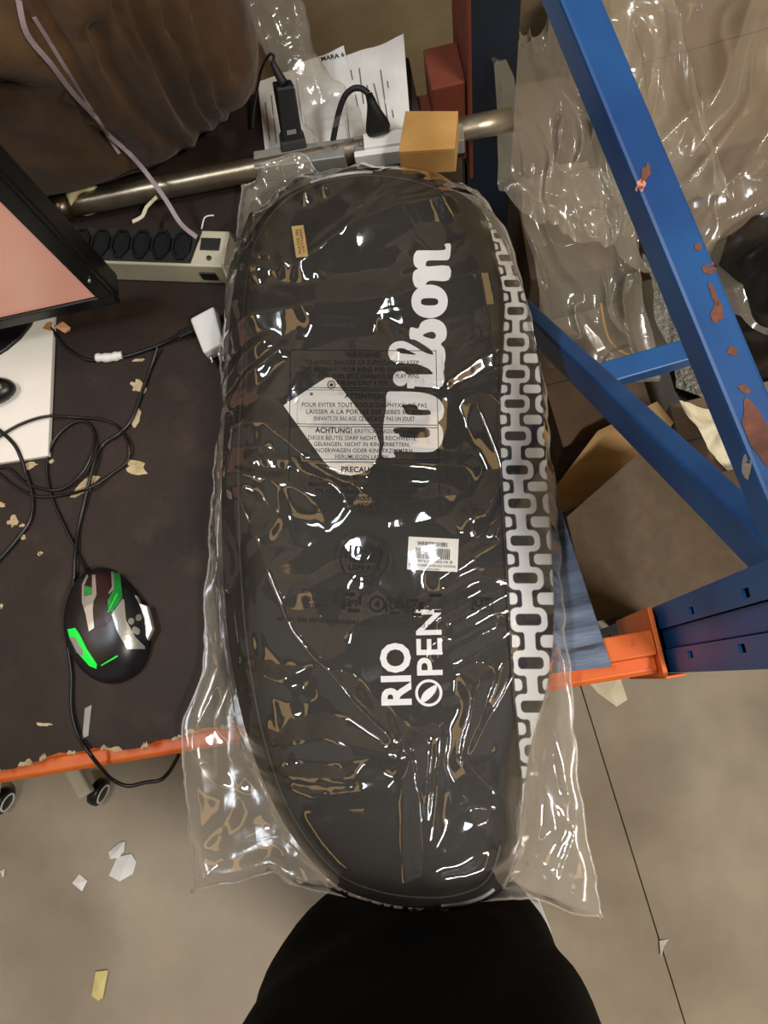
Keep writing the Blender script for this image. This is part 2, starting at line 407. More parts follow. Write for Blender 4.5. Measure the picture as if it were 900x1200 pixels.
# pale broken fibres along the chipped edge, bare patches
fx_ = [a for a, b in front]; fy_ = [b for a, b in front]
x = -.60
while x < -.2:
    wd_ = random.uniform(.006, .03); pts_ = []
    for k in range(7): xx = x+wd_*k/6; pts_.append((xx, np.interp(xx, fx_, fy_)-random.uniform(.0005, .0035)))
    for k in range(6, -1, -1): xx = x+wd_*k/6; pts_.append((xx, np.interp(xx, fx_, fy_)+random.uniform(.0005, .0045)*(1 if 0 < k < 6 else .2)))
    obj('splintered_edge', prism(pts_, T-.005, T+.0007), 'bare_wood', top); x += wd_+random.uniform(.002, .03)
for (cx, cy, rx, ry, rot) in [(162, 453, 9, 6, .6), (161, 487, 4.5, 12, .25), (160, 548, 13, 8, .2), (101, 570, 17, 7, -.6), (35, 546, 9, 4, -.2), (16, 611, 6, 6, 0), (2, 592, 4, 3, 0), (60, 541, 4, 2.5, 0), (162, 422, 6, 2, -.1), (27, 630, 3, 3, 0), (48, 648, 2.5, 2, 0), (50, 849, 9, 2, .05), (46, 650, 2, 2, 0), (2, 710, 2, 3, 0), (26, 616, 3, 2, 0)]:
    c = P(cx, cy, T); pts = [P(a, b, T) for a, b in rough_poly(cx, cy, rx, ry, 14, .38, rot)]
    pts = [(p.x, p.y) for p in pts]; pts = pts[::-1]
    obj('bare_patch', prism(pts, T-.001, T+.0006), 'bare_wood', top)
pk = [P(716, 777, T), P(655, 590, T), P(638, 520, T)]
plank = tag(obj('weathered_plank', prism([(.0635, -.005), (pk[0].x, pk[0].y-.004), (pk[1].x, pk[1].y), (pk[2].x-.003, pk[2].y), (.064, .47)], .7425, T+.001), 'blue_plank', bevel=.001), 'weathered blue-grey plank at the right end of the workbench', 'plank')

# ================================================================== RACKET BAG
OUT = [(430, 203), (370, 213), (322, 238), (288, 285), (272, 350), (266, 450), (260, 560), (262, 680), (272, 780), (292, 870), (330, 960), (385, 1030), (440, 1056), (500, 1065), (550, 1061), (588, 1040), (606, 990), (613, 930), (622, 870), (641, 800), (648, 740), (647, 680), (643, 600), (637, 500), (630, 420), (618, 360), (600, 310), (580, 270), (548, 232), (495, 210)]
ZG = .803
ol = [P(a, b, ZG) for a, b in OUT]; ol = spline([ol[-1]]+ol+[ol[0], ol[1]], 8)[8:-9]
NO = len(ol)
X0, X1 = P(432, 330, .86), P(478, 925, .86)
axd = X1-X0
def axis_pt(p):
    t = max(0, min(1, (p-X0).dot(axd)/axd.length_squared)); return X0+axd*t
AX = [axis_pt(p) for p in ol]
def bag_pt(p, a, t, extra=0):
    q = p.lerp(a, t); s = min(t/.30, 1); z = ZG+.043*math.sin(s*math.pi/2)+.012*math.sin(min(max(t-.15, 0)/.85, 1)*math.pi/2)
    return Vector((q.x, q.y, z+extra))
ts = [0, .02, .05, .09, .13, .18, .24, .30, .4, .55, .7, .85, .97]
V = []; Fc = []
low = [(.22, .7575), (.10, .7585), (.035, .774), (.008, .788)]
for t, z in low:
    for p, a in zip(ol, AX): q = p.lerp(a, t); V.append(Vector((q.x, q.y, z)))
for t in ts:
    for p, a in zip(ol, AX): V.append(bag_pt(p, a, t))
nr = len(low)+len(ts)
for r in range(nr-1):
    for k in range(NO): Fc.append((r*NO+k, r*NO+(k+1) % NO, (r+1)*NO+(k+1) % NO, (r+1)*NO+k))
Fc.append(tuple(range(NO-1, -1, -1)))
# close the top along the spine
ci = len(V); V.append(bag_pt(ol[0], AX[0], 1)); Fc.append(tuple((nr-1)*NO+k for k in range(NO)))
bagVF = (V[:-1], Fc)
bag = thing('racket_bag', 'black tennis racket bag with white lettering and white chain pattern down one side', 'bag', (-.1, .25, .757))
obj('body', bagVF, 'bag_fabric', bag, smooth=True)
bvBag = bvh_of(bagVF)
bagP = []
SEAM_Y = [250, 275, 340, 360, 420, 480, 540, 640, 740, 800, 860, 930, 960]
SEAM_X = [566, 575, 588, 590, 588, 585, 586, 592, 598, 601, 606, 611, 611]
ring_y = [252, 276, 302, 332, 364, 401, 438.7, 472.8, 510.7, 550.7, 589.5, 633.7, 677, 726, 777, 828, 880, 930]
def pat(px, py):
    ph = np.interp(py, ring_y, range(len(ring_y))); sc = np.interp(py, [250, 330, 430, 510, 620, 730, 930], [.55, .72, .9, 1, 1.1, 1.2, 1.2])
    a = (px-np.interp(py, SEAM_Y, SEAM_X))/sc; k = round(ph); b = (ph-k)*37.5      # b: distance from ring centre, one period = 37.5
    def rr(x, y, cx, cy, hx, hy, r):
        dx = abs(x-cx)-(hx-r); dy = abs(y-cy)-(hy-r); return math.hypot(max(dx, 0), max(dy, 0))+min(max(dx, dy), 0)-r
    ring = max(rr(a, b, 18.5, 0, 18.5, 10.8, 8), -rr(a, b, 18.5, 0, 12.6, 5.2, 4))
    bb = abs(b)                                             # neck centre at 18.75
    neck = max(abs(a-18.8)-(5.2+max(0, 5-(bb-8.5))**2*.25), 8-bb)
    nb = 18.75-bb
    lb = rr(a, nb, 1, 0, 8, 5.2, 4); rb = rr(a, nb, 40, 0, 11, 5.4, 4.2)
    cc = max(rr(a, b, 64, 0, 20, 11, 8), -rr(a, b, 64, 0, 14, 5.5, 5))
    return min(ring, neck, lb, rb, cc)
# side panel: outline points on the right flank, from the top down to the foot
idx = [k for k in range(NO) if proj(ol[k])[0] > 560 and 225 < proj(ol[k])[1] < 985]
st = next(i for i in range(len(idx)) if (idx[i]-idx[i-1]) % NO != 1); idx = idx[st:]+idx[:st]
dense = spline([ol[k] for k in idx], 8); NS = len(dense); NT = 46
V = []; Fc = []; A = []
for i, p in enumerate(dense):
    a = axis_pt(p); py = proj(p)[1]
    # seam position across
    best = .30
    for t in np.linspace(.02, .5, 49):
        q = proj(bag_pt(p, a, t))
        if q[0] <= np.interp(q[1], SEAM_Y, SEAM_X)+.5: best = t; break
    for j in range(NT+1):
        t = best*j/NT; q = bag_pt(p, a, t); o_ = (p-a); o_.z = 0; o_.normalize(); q = q+o_*.0007*(1-j/NT)+Vector((0, 0, .0009)); V.append(q); x, y = proj(q); A.append(pat(x, y))
for i in range(NS-1):
    for j in range(NT): Fc.append((i*(NT+1)+j, (i+1)*(NT+1)+j, (i+1)*(NT+1)+j+1, i*(NT+1)+j+1))
pm = mat('chain_print', '1a1b1d', rough=.6); nt = pm.node_tree; at = nt.nodes.new('ShaderNodeAttribute'); at.attribute_name = 'pattern'
rp = nt.nodes.new('ShaderNodeMapRange'); rp.inputs[1].default_value = -.5; rp.inputs[2].default_value = .5; nt.links.new(at.outputs['Fac'], rp.inputs[0])
mx = nt.nodes.new('ShaderNodeMix'); mx.data_type = 'RGBA'; mx.inputs[6].default_value = lin('e6e6e6'); mx.inputs[7].default_value = lin('1c1c20'); nt.links.new(rp.outputs[0], mx.inputs[0]); nt.links.new(mx.outputs[2], nt.nodes['Principled BSDF'].inputs['Base Color'])
sp = obj('side_panel', (V, Fc), pm, bag, smooth=True)
sp['label'] = 'side strip printed with white chain links'
att = sp.data.attributes.new('pattern', 'FLOAT', 'POINT'); att.data.foreach_set('value', A)
seam = [V[i*(NT+1)+NT]+Vector((0, 0, .001)) for i in range(0, NS, 8)]
obj('piping', tube(seam, .0016, 6, 0), 'black_trim', bag, smooth=True)
lf = [bag_pt(ol[k], AX[k], .16)+Vector((0, 0, .0012)) for k in range(NO) if k not in set(idx)]
k0 = max(range(len(lf)), key=lambda i: (lf[i]-lf[i-1]).length); lf = lf[k0:]+lf[:k0]
zp = obj('zipper', tube(lf, .0022, 6, 0), 'black_trim', bag, smooth=True)
# pale reflective piping at the tip and the foot
tipk = [k for k in range(NO) if 360 < proj(ol[k])[0] < 445 and proj(ol[k])[1] < 240]; tipk.sort(key=lambda k: proj(ol[k])[0])
obj('reflective_piping', tube([bag_pt(ol[k], AX[k], .03)+Vector((0, 0, .002)) for k in tipk], .002, 6, 2), 'reflect_gray', bag, smooth=True)
for x0, x1 in ((528, 552), (560, 578)):
    fk = [k for k in range(NO) if x0-8 < proj(ol[k])[0] < x1+8 and proj(ol[k])[1] > 1000]; fk.sort(key=lambda k: proj(ol[k])[0])
    obj('reflective_piping', tube([bag_pt(ol[k], AX[k], .055)+Vector((0, 0, .0022)) for k in fk], .0018, 6, 2), 'reflect_gray', bag, smooth=True)
# brand lettering (outlines in a 4.1379x enlargement whose corner is at 450,270)
def K(p): return [(450+x/4.1379, 270+y/4.1379) for x, y in p]
ell = lambda cx, cy, rx, ry, n=28, e=2: [(cx+rx*math.copysign(abs(math.cos(2*math.pi*k/n))**(2/e), math.cos(2*math.pi*k/n)), cy+ry*math.copysign(abs(math.sin(2*math.pi*k/n))**(2/e), math.sin(2*math.pi*k/n))) for k in range(n)]
letters = [
 [[(293, 70), (322, 68), (322, 112), (317, 136), (300, 147), (228, 147), (207, 153), (203, 165), (213, 177), (315, 175), (313, 243), (235, 245), (213, 250), (203, 262), (202, 276), (160, 280), (146, 264), (139, 240), (141, 212), (150, 196), (165, 187), (152, 178), (143, 155), (145, 122), (155, 106), (170, 99), (292, 97)]],
 [ell(221, 346, 88, 81, 32, 2.1), ell(221, 348, 42, 18, 24, 2.8)],
 [[(128, 473), (165, 478), (178, 452), (200, 437), (235, 430), (272, 440), (295, 462), (304, 495), (298, 530), (276, 552), (292, 575), (298, 615), (290, 650), (270, 668), (240, 668), (232, 640), (240, 605), (225, 580), (190, 555), (150, 532), (125, 525)], [(188, 512), (212, 497), (238, 494), (251, 508), (247, 524), (228, 527)]],
 [[(22, 605), (24, 575), (40, 552), (70, 539), (105, 542), (150, 565), (200, 595), (240, 605), (270, 600), (292, 650), (287, 690), (262, 702), (235, 692), (215, 672), (160, 650), (120, 648), (80, 645), (40, 635)], [(60, 578), (90, 573), (125, 588), (155, 604), (100, 600), (72, 594)]],
 [[(112, 700), (230, 700), (243, 692), (236, 668), (270, 660), (290, 695), (294, 730), (283, 757), (262, 766), (147, 758), (147, 768), (112, 768)]],
 [ell(80, 720, 36, 37)],
 [[(15, 790), (60, 783), (150, 785), (215, 795), (262, 817), (286, 848), (291, 880), (284, 910), (262, 934), (280, 957), (287, 995), (278, 1035), (255, 1062), (215, 1077), (55, 1075), (55, 1100), (-8, 1098), (0, 1030), (-3, 950), (10, 860)], [(90, 848), (155, 848), (168, 870), (213, 872), (226, 884), (213, 897), (115, 895), (100, 872)], [(55, 960), (200, 960), (222, 984), (205, 1006), (90, 1005), (72, 988), (55, 985)]],
]
for i, L_ in enumerate(letters):
    pol = [K(p) for p in L_]
    drape('brand_letter', curve_fill(pol, 3 if i not in (4,) else 0), bvBag, .0008+.00005*i, 'white_print', bag, cut=9)
drape('event_lettering', join2(text_px('RIO', 481, 826, 479, 753, 33, .035)), bvBag, .0009, 'white_print', bag, cut=9)
drape('event_lettering', join2(text_px('PEN', 518, 791, 516, 714, 29, .02)), bvBag, .0009, 'white_print', bag, cut=9)
leafm = [circ_px(502.5, 812, 14.3, 3.2), curve_fill([[(493, 820), (497, 811), (507, 804), (512, 803), (510, 811), (503, 819), (496, 823)]], 3)]
drape('event_emblem', join2(*leafm), bvBag, .0009, 'white_print', bag, cut=9)
# barcode label
def quad(p): return list(p), [(0, 1, 2, 3)]
lab = drape('barcode_label', quad([(479, 629), (537.5, 632), (536, 670.5), (477, 667.5)]), bvBag, .0012, 'label_paper', bag, cut=8, solid=.0004)
lab['label'] = 'white barcode label'
LX = lambda u, v: (479+u*58-1.8*v/39*1.0, 629+v+u*3)
bars = []; x = .16
while x < .86:
    w_ = random.choice([.010, .014, .02, .026]); bars.append(quad([LX(x, 12.5), LX(x+w_*.6, 12.5), LX(x+w_*.6, 25), LX(x, 25)])); x += w_*1.25+.004
bars += [text_px('WR8038601001', *LX(.18, 10), *LX(.78, 10), 5, .01), text_px('0 97512 69210 8', *LX(.12, 29.3), *LX(.9, 29.3), 3, .0), text_px('SEGUNDA LINHA RIO BAG RQT OUTDOOR', *LX(.03, 34), *LX(.97, 34), 2.6), text_px('MADE IN CHINA', *LX(.35, 38), *LX(.65, 38), 2.2)]
drape('barcode_print', join2(*bars), bvBag, .0019, 'dark_print', lab, cut=12)
stk = drape('gold_sticker', quad([(342, 266), (356, 264.5), (361.5, 301), (347.5, 302.5)]), bvBag, .0012, 'sticker', bag, cut=8, solid=.0003)
drape('sticker_print', join2(text_px('MADE IN', 354, 298, 349.5, 270, 3.2), text_px('VIETNAM', 358.5, 297, 354, 270, 3.2)), bvBag, .0018, 'rust', stk, cut=12)
# hang tag lying on the bag
tagp = [(333, 476), (383, 443.5), (388, 443), (393, 446), (430, 494), (440, 506), (445, 520), (444, 535), (437, 547), (425, 555), (412, 558), (398, 556), (388, 549), (380, 541)]
ht = drape('hang_tag', curve_fill([tagp, ell(389, 452, 2.2, 2.2, 10)]), bvBag, .0024, 'label_paper', None, cut=8, solid=.0006)
tag(ht, 'white cardboard hang tag lying on the black racket bag', 'tag')
drape('tag_mark', join2(circ_px(389, 452, 4.2, 1.6), quad([(364, 461), (367.5, 461), (367.5, 464.5), (364, 464.5)])), bvBag, .0026, 'gray_print', ht, cut=0)

# ================================================================== CLEAR PLASTIC SLEEVE around the bag
def pl(pts, n):
    """resample a picture polyline evenly"""
    q = spline([Vector((a, b, 0)) for a, b in pts], 6); d = [0]
    for i in range(1, len(q)): d.append(d[-1]+(q[i]-q[i-1]).length)
    s = np.linspace(0, d[-1], n)
    return np.stack([np.interp(s, d, [v.x for v in q]), np.interp(s, d, [v.y for v in q])], 1)
def rot_frame(o, d):
    d = Vector(d).normalized(); n_ = Vector((-d.y, d.x, 0)); return lambda a, b, z: Vector((o[0]+d.x*a+n_.x*b, o[1]+d.y*a+n_.y*b, z))
pa, pb = P(130, 328, T), P(264, 333, T); Fp = rot_frame(pb, pb-pa); PH = .042       # power strip frame
def fbox(a0, a1, b0, b1, z0, z1): return hull8([Fp(a0, b0, z0), Fp(a1, b0, z0), Fp(a1, b1, z0), Fp(a0, b1, z0)], [Fp(a0, b0, z1), Fp(a1, b0, z1), Fp(a1, b1, z1), Fp(a0, b1, z1)])
ra, rbb = P(306, 218, T), P(545, 186, T); Fr = rot_frame(ra, rbb-ra); RL = (rbb-ra).length   # raceway frame
def rbox(a0, a1, b0, b1, z0, z1): return hull8([Fr(a0, b0, z0), Fr(a1, b0, z0), Fr(a1, b1, z0), Fr(a0, b1, z0)], [Fr(a0, b0, z1), Fr(a1, b0, z1), Fr(a1, b1, z1), Fr(a0, b1, z1)])
dn = lambda q, z: [Vector((p.x, p.y, z)) for p in q]
zc = T+.024; chq = [P(a, b, zc) for a, b in ((238, 414), (261, 402), (250, 358), (222, 373))]
p0, p1 = P(66, 244, .77), P(600, 140, .77)                                            # steel pipe
bvOb = bvh_of(fbox(-.26, .014, -.004, .052, T, T+PH+.002), rbox(-.003, RL, -.003, .026, T, T+.040), hull8(dn(chq, T), dn(chq, zc)), tube([p0, p1], .0165, 12, 1))
NU, NV = 190, 400
Tt = pl([(275, 198), (300, 191), (345, 178), (385, 188), (440, 196), (490, 203), (535, 196), (556, 205)], NU)
Bt = pl([(204, 1060), (250, 1050), (305, 1035), (330, 1052), (400, 1068), (480, 1076), (560, 1072), (620, 1070), (660, 1081), (718, 1098)], NU)
Lt = pl([(275, 198), (268, 260), (258, 330), (250, 420), (252, 470), (243, 520), (236, 620), (230, 720), (222, 800), (202, 850), (205, 960), (204, 1060)], NV)
Rt = pl([(556, 205), (585, 240), (603, 280), (620, 350), (638, 430), (652, 560), (664, 700), (677, 850), (690, 960), (706, 1040), (718, 1098)], NV)
jit = lambda arr, ax, sd: arr.__setitem__((slice(1, -1), ax), arr[1:-1, ax]+np.array([4.5*noise.fractal(Vector((k*.06, sd, .3)), 1, 2, 3) for k in range(1, len(arr)-1)]))
jit(Lt, 0, 1.7); jit(Rt, 0, 5.2); jit(Bt, 1, 9.1); jit(Tt, 1, 12.4)
u = np.linspace(0, 1, NU)[None, :, None]; v = np.linspace(0, 1, NV)[:, None, None]
G = (1-v)*Tt[None]+v*Bt[None]+(1-u)*Lt[:, None]+u*Rt[:, None]-((1-u)*(1-v)*Tt[0]+u*(1-v)*Tt[-1]+(1-u)*v*Bt[0]+u*v*Bt[-1])
ZE = .772
W = np.zeros((NV, NU, 3)); hit = np.zeros((NV, NU), bool); obst = np.zeros((NV, NU))
for j in range(NV):
    for i in range(NU):
        p = P(G[j, i, 0], G[j, i, 1], ZE+.03); W[j, i] = p
        h = bvBag.ray_cast(Vector((p.x, p.y, 2)), Vector((0, 0, -1)))
        if h[0] is not None: W[j, i, 2] = h[0].z+.0035; hit[j, i] = True
        else: W[j, i, 2] = ZE
        h = bvOb.ray_cast(Vector((p.x, p.y, 2)), Vector((0, 0, -1)))
        if h[0] is not None and h[0].z+.004 > W[j, i, 2]: W[j, i, 2] = h[0].z+.004; obst[j, i] = h[0].z+.0015; hit[j, i] = True
# edge of the sleeve lies near the table, sags past the table edge
edge = np.minimum(np.minimum(np.arange(NU)[None, :], NU-1-np.arange(NU)[None, :]), np.minimum(np.arange(NV)[:, None], NV-1-np.arange(NV)[:, None]))
floorz = W[..., 2].copy(); z = W[..., 2].copy()
for it in range(60):
    z2 = z.copy(); z2[1:-1, 1:-1] = (z[:-2, 1:-1]+z[2:, 1:-1]+z[1:-1, :-2]+z[1:-1, 2:])/4
    z = np.where(hit, np.maximum(z2, floorz), z2)
px, py = G[..., 0], G[..., 1]
def crease(pts, amp, wid, sharp=1.3):
    """ridge along a polyline"""
    out = np.zeros_like(px)
    tot = 0
    for (a, b) in zip(pts[:-1], pts[1:]):
        ax, ay = a; bx, by = b; dx, dy = bx-ax, by-ay; L2 = dx*dx+dy*dy
        t = np.clip(((px-ax)*dx+(py-ay)*dy)/L2, 0, 1); d = np.hypot(px-ax-t*dx, py-ay-t*dy)
        out = np.maximum(out, np.clip(1-d/(wid), 0, 1)**sharp)
    return amp*out
cz = np.zeros_like(px)
CR = [([(540, 200), (470, 260), (365, 340)], .010, 14), ([(560, 215), (440, 300), (368, 345)], .009, 9), ([(580, 240), (545, 262), (430, 310), (368, 348)], .012, 12), ([(500, 262), (395, 330)], .006, 7),
 ([(300, 265), (325, 300), (352, 345)], .012, 12), ([(290, 320), (325, 335)], .008, 8), ([(275, 360), (315, 345), (345, 352)], .006, 8), ([(352, 345), (395, 362)], .004, 5),
 ([(255, 415), (330, 400), (470, 385), (590, 350)], .010, 16), ([(265, 400), (360, 405), (440, 400), (480, 395)], .008, 10), ([(450, 395), (475, 440)], .006, 8), ([(640, 420), (560, 450), (525, 478)], .010, 10), ([(650, 435), (560, 480), (520, 490)], .006, 8), ([(330, 430), (250, 470)], .009, 10), ([(345, 440), (300, 470), (255, 500)], .006, 8),
 ([(255, 520), (330, 520), (372, 555)], .009, 12), ([(262, 560), (340, 585), (390, 600)], .010, 14), ([(300, 560), (380, 560), (430, 568), (545, 568)], .007, 10), ([(370, 560), (470, 610), (520, 600)], .006, 10),
 ([(300, 600), (330, 660), (365, 745), (395, 780)], .012, 16), ([(320, 640), (350, 720), (392, 778), (470, 860)], .010, 9), ([(392, 778), (350, 800), (300, 780)], .009, 8), ([(395, 780), (375, 810), (330, 800)], .006, 6), ([(255, 600), (285, 700), (300, 760)], .008, 10),
 ([(560, 500), (590, 570), (570, 620), (555, 625)], .010, 10), ([(640, 540), (580, 640)], .009, 8), ([(520, 690), (600, 640), (640, 630)], .007, 8), ([(505, 720), (560, 690), (640, 690)], .006, 7), ([(530, 740), (600, 700)], .007, 7), ([(520, 770), (580, 740)], .007, 7),
 ([(492, 870), (500, 940), (503, 1005)], .014, 13, 1.6), ([(520, 860), (512, 930), (505, 1003)], .010, 9, 1.6), ([(480, 880), (395, 860), (330, 870), (270, 840)], .012, 14), ([(470, 860), (420, 905), (330, 900), (285, 880)], .009, 12), ([(300, 900), (380, 920), (460, 910)], .008, 10), ([(560, 800), (540, 880), (590, 925), (600, 980)], .012, 12), ([(600, 790), (570, 840), (545, 890)], .009, 9), ([(610, 930), (560, 950), (530, 980)], .009, 10), ([(600, 990), (560, 1005), (515, 1010)], .008, 9), ([(690, 920), (640, 990), (620, 1010)], .006, 6), ([(620, 900), (680, 980), (650, 1060)], .007, 7), ([(640, 820), (640, 900), (655, 980)], .007, 9), ([(660, 760), (650, 850), (670, 930)], .006, 8),
 ([(240, 620), (262, 720), (255, 800)], .006, 8), ([(232, 720), (250, 800), (225, 850)], .006, 8), ([(210, 870), (240, 920), (300, 940)], .005, 9), ([(300, 860), (260, 960), (225, 1000)], .004, 9), ([(345, 1045), (400, 1030), (470, 1050), (540, 1040)], .007, 9), ([(330, 1045), (360, 1065)], .006, 7), ([(210, 1040), (270, 1030), (310, 1010)], .005, 7),
 ([(345, 180), (350, 215), (372, 265)], .009, 8), ([(375, 185), (352, 240)], .008, 8), ([(300, 195), (330, 235), (345, 265)], .007, 9), ([(430, 205), (425, 235), (390, 260)], .007, 8), ([(285, 215), (280, 300), (268, 380)], .006, 6)]
for c in CR: cz = np.maximum(cz, crease(c[0], c[1]*1.05, c[2]*2.1, *(c[3:] or (1.15,))))
rs = np.random.RandomState(3)
for k in range(26):
    x = rs.uniform(225, 690); y = rs.uniform(190, 1070); a = rs.choice([-.6, .7, 1.4, -.2, 2.2])+rs.normal(0, .4); l = rs.uniform(30, 80)
    cz += crease([(x, y), (x+l*math.cos(a), y+l*math.sin(a)), (x+l*math.cos(a)+l*.5*math.cos(a+.7), y+l*math.sin(a)+l*.5*math.sin(a+.7))], rs.uniform(.001, .004), rs.uniform(9, 18))
nz = np.array([[noise.fractal(Vector((px[j, i]/34, py[j, i]/50, 3.1)), 1.0, 2.1, 3) for i in range(NU)] for j in range(NV)])
fade = np.clip(edge/6, 0, 1)
# large flat facets of the crumpled film: warped triangular waves in several directions
sn = np.array([[noise.noise(Vector((px[j, i]/120, py[j, i]/120, 7.7))) for i in range(NU)] for j in range(NV)])
fac = np.zeros_like(px); wx = 90*sn
for ang, per, am in ((.55, 150, .0085), (-.75, 190, .0090), (1.35, 230, .0080), (.1, 105, .0030)):
    s_ = (px+.6*wx)*math.cos(ang)+(py+.6*wx)*math.sin(ang); tq = np.abs(((s_/per+ang) % 1)*2-1); fac += am*tq
fac *= np.where(hit, 1, .55)
add = cz*.95+fac*.85+.0004*(nz+.6)
for it in range(2):
    a2 = add.copy(); a2[1:-1, 1:-1] = (add[:-2, 1:-1]+add[2:, 1:-1]+add[1:-1, :-2]+add[1:-1, 2:]+add[1:-1, 1:-1]*2)/6; add = a2
zt = z+add*fade
zt = np.where(hit, np.maximum(zt, floorz), np.maximum(zt, T+.004))
# edges wave a little and the loose end droops past the table
droop = np.where(W[..., 1] < -.02, (-.02-W[..., 1])*.12, 0)*(~hit)
W[..., 2] = zt-droop*np.clip(1-edge/40, 0, 1)
V = [Vector(W[j, i]) for j in range(NV) for i in range(NU)]
Fc = [(j*NU+i, (j+1)*NU+i, (j+1)*NU+i+1, j*NU+i+1) for j in range(NV-1) for i in range(NU-1)]
filmVF = (V, Fc)
sleeve = thing('plastic_sleeve', 'clear crinkled plastic sleeve printed with warnings wrapped around the racket bag', 'plastic bag', (-.1, .25, .751))
obj('film_front', filmVF, 'film', sleeve, smooth=True)
# back sheet
st_ = 4; jj = list(range(0, NV, st_))+[NV-1]; ii = list(range(0, NU, st_))+[NU-1]; jj = sorted(set(jj)); ii = sorted(set(ii))
V = []; 
for j in jj:
    for i in ii:
        p = Vector(W[j, i]); e = edge[j, i]; k = min(1, e/14); zb = obst[j, i] if obst[j, i] > 0 else .7535 if W[j, i, 1] > -.01 else .7535-.004*nz[j, i]
        p.z = p.z*(1-k)+min(zb, p.z-.002)*k if e > 0 else p.z-.0003; V.append(p)
n = len(ii)
obj('film_back', (V, [(a*n+b, a*n+b+1, (a+1)*n+b+1, (a+1)*n+b) for a in range(len(jj)-1) for b in range(n-1)]), 'film_back', sleeve, smooth=True)
rim = [Vector(W[0, i]) for i in range(0, NU, 3)]+[Vector(W[j, -1]) for j in range(0, NV, 3)]+[Vector(W[-1, i]) for i in range(NU-1, -1, -3)]+[Vector(W[j, 0]) for j in range(NV-1, -1, -3)]
obj('welded_seam', ribbon(rim, .0028, .0003, 1), 'film_seam', sleeve, smooth=True)
bvF = bvh_of(filmVF)
# printing on the sleeve
fr = []
X_0, X_1 = 340.5, 511; dxr = 4.5   # frame leans a little to the right going down
def fx(x, y): return x+(y-410)/190*dxr*(1 if x > 420 else -.5)
rows = [410, 454.5, 497, 538, 600]
for y in rows + [457, 500, 541]: fr.append(strip_px((fx(X_0, y), y), (fx(X_1, y), y+1.5), .8))
for x in (X_0, X_1): fr.append(strip_px((fx(x, 410), 410), (fx(x, 600), 601), .8))
drape('printed_frame', join2(*fr), bvF, .0007, 'dark_print', sleeve, cut=5)
wt = []
def ln(s, cx, y, wd, h, bold=0): wt.append(text_px(s, cx-wd/2, y, cx+wd/2, y+.8, h, bold))
ln('WARNING', 425, 418, 42, 6, .03)
for i, (s, wd) in enumerate([('TO AVOID DANGER OF SUFFOCATION KEEP', 134), ('THIS BAG AWAY FROM BABIES AND CHILDREN. DO', 142), ('NOT USE IN CRIBS, BEDS, CARRIAGES OR PLAY PENS.', 136), ('THIS BAG IS NOT A TOY', 60)]): ln(s, 424, 427+i*8, wd, 5, .01)
ln('ATTENTION', 427, 467, 46, 6, .03)
for i, (s, wd) in enumerate([('POUR EVITER TOUT RISQUE D\'ASPHYXIE, NE PAS', 146), ('LAISSER A LA PORTEE DES BEBES ET DES', 136), ('ENFANTS DE BAS AGE. CE SAC N\'EST PAS UN JOUET', 118)]): ln(s, 427, 477+i*8, wd, 5, .01)
ln('ACHTUNG!', 391, 507, 43, 6, .03); ln('ERSTICKUNGSGEFAHR!', 451, 507.5, 70, 4.6, .01)
for i, (s, wd) in enumerate([('DIESER BEUTEL DARF NICHT IN REICHWEITE', 126), ('GELANGEN. NICHT IN KINDERBETTEN,', 112), ('KINDERWAGEN ODER KINDERZIMMERN', 118), ('HERUMLIEGEN LASSEN', 62)]): ln(s, 424, 515.5+i*7.4, wd, 4.8, .01)
ln('PRECAUCION', 428, 553, 56, 6.5, .03)
for i, (s, wd) in enumerate([('PARA EVITAR EL PELIGRO DE ASFIXIA', 130), ('MANTENGA ESTA BOLSA FUERA DEL ALCANCE', 136), ('DE BEBES. RIESGO, TIRE PLASTICO', 120), ('COLOQUE NO ACERQUE A LA CARA DEL NINO', 124), ('NI PERMITIR. ESTA BOLSA NO ES', 112), ('A JUGUETE', 30)]): ln(s, 430, 562+i*8, wd, 5, .01)
drape('printed_warning', join2(*wt), bvF, .0007, 'dark_print', sleeve, cut=14)
rc = [circ_px(427, 654, 28, 2.2, 20, .35, 1.5), circ_px(427, 654, 28, 2.2, 30, 1.65, 4.9), circ_px(427, 654, 28, 2.2, 22, 5.05, 6.5)]
for a in (1.6, 4.98, .28): rc.append(([(427+28*math.cos(a)+q*math.cos(a)-r_*math.sin(a), 654+28*math.sin(a)+q*math.sin(a)+r_*math.cos(a)) for q, r_ in ((-3.5, -2), (3.5, -2), (0, 4))], [(0, 1, 2)]))
rc += [text_px('100%', 409, 650, 446, 651, 11, .03), text_px('RECYCLED', 410, 659, 446, 659.5, 6.5, .02), text_px('LDPE BAG', 409, 668, 446, 668.5, 6.5, .02), text_px('PLEASE RECYCLE', 416, 672, 440, 672.5, 2.5), text_px('THIS BAG', 418, 676, 438, 676.3, 2.5)]
drape('recycling_mark', join2(*rc), bvF, .0007, 'dark_print', sleeve, cut=14)
sl = [text_px('BASTONETES', 354, 695, 389, 696, 5, .01, True), text_px('RECYCLED', 357, 704, 385, 705, 5, .01, True), text_px('PLASTICS', 355, 712, 383, 713, 5, .01, True), text_px('this bag is made out of fully recycled materials and can be', 325, 727, 512, 736, 6, .005, True)]
def loop_sq(cx, cy, r, w_): return [strip_px((cx-r, cy-r), (cx+r*.5, cy-r), w_), strip_px((cx+r, cy-r*.8), (cx+r, cy+r*.3), w_), strip_px((cx+r, cy+r), (cx-r*.5, cy+r), w_), strip_px((cx-r, cy+r*.9), (cx-r, cy-r*.5), w_)]
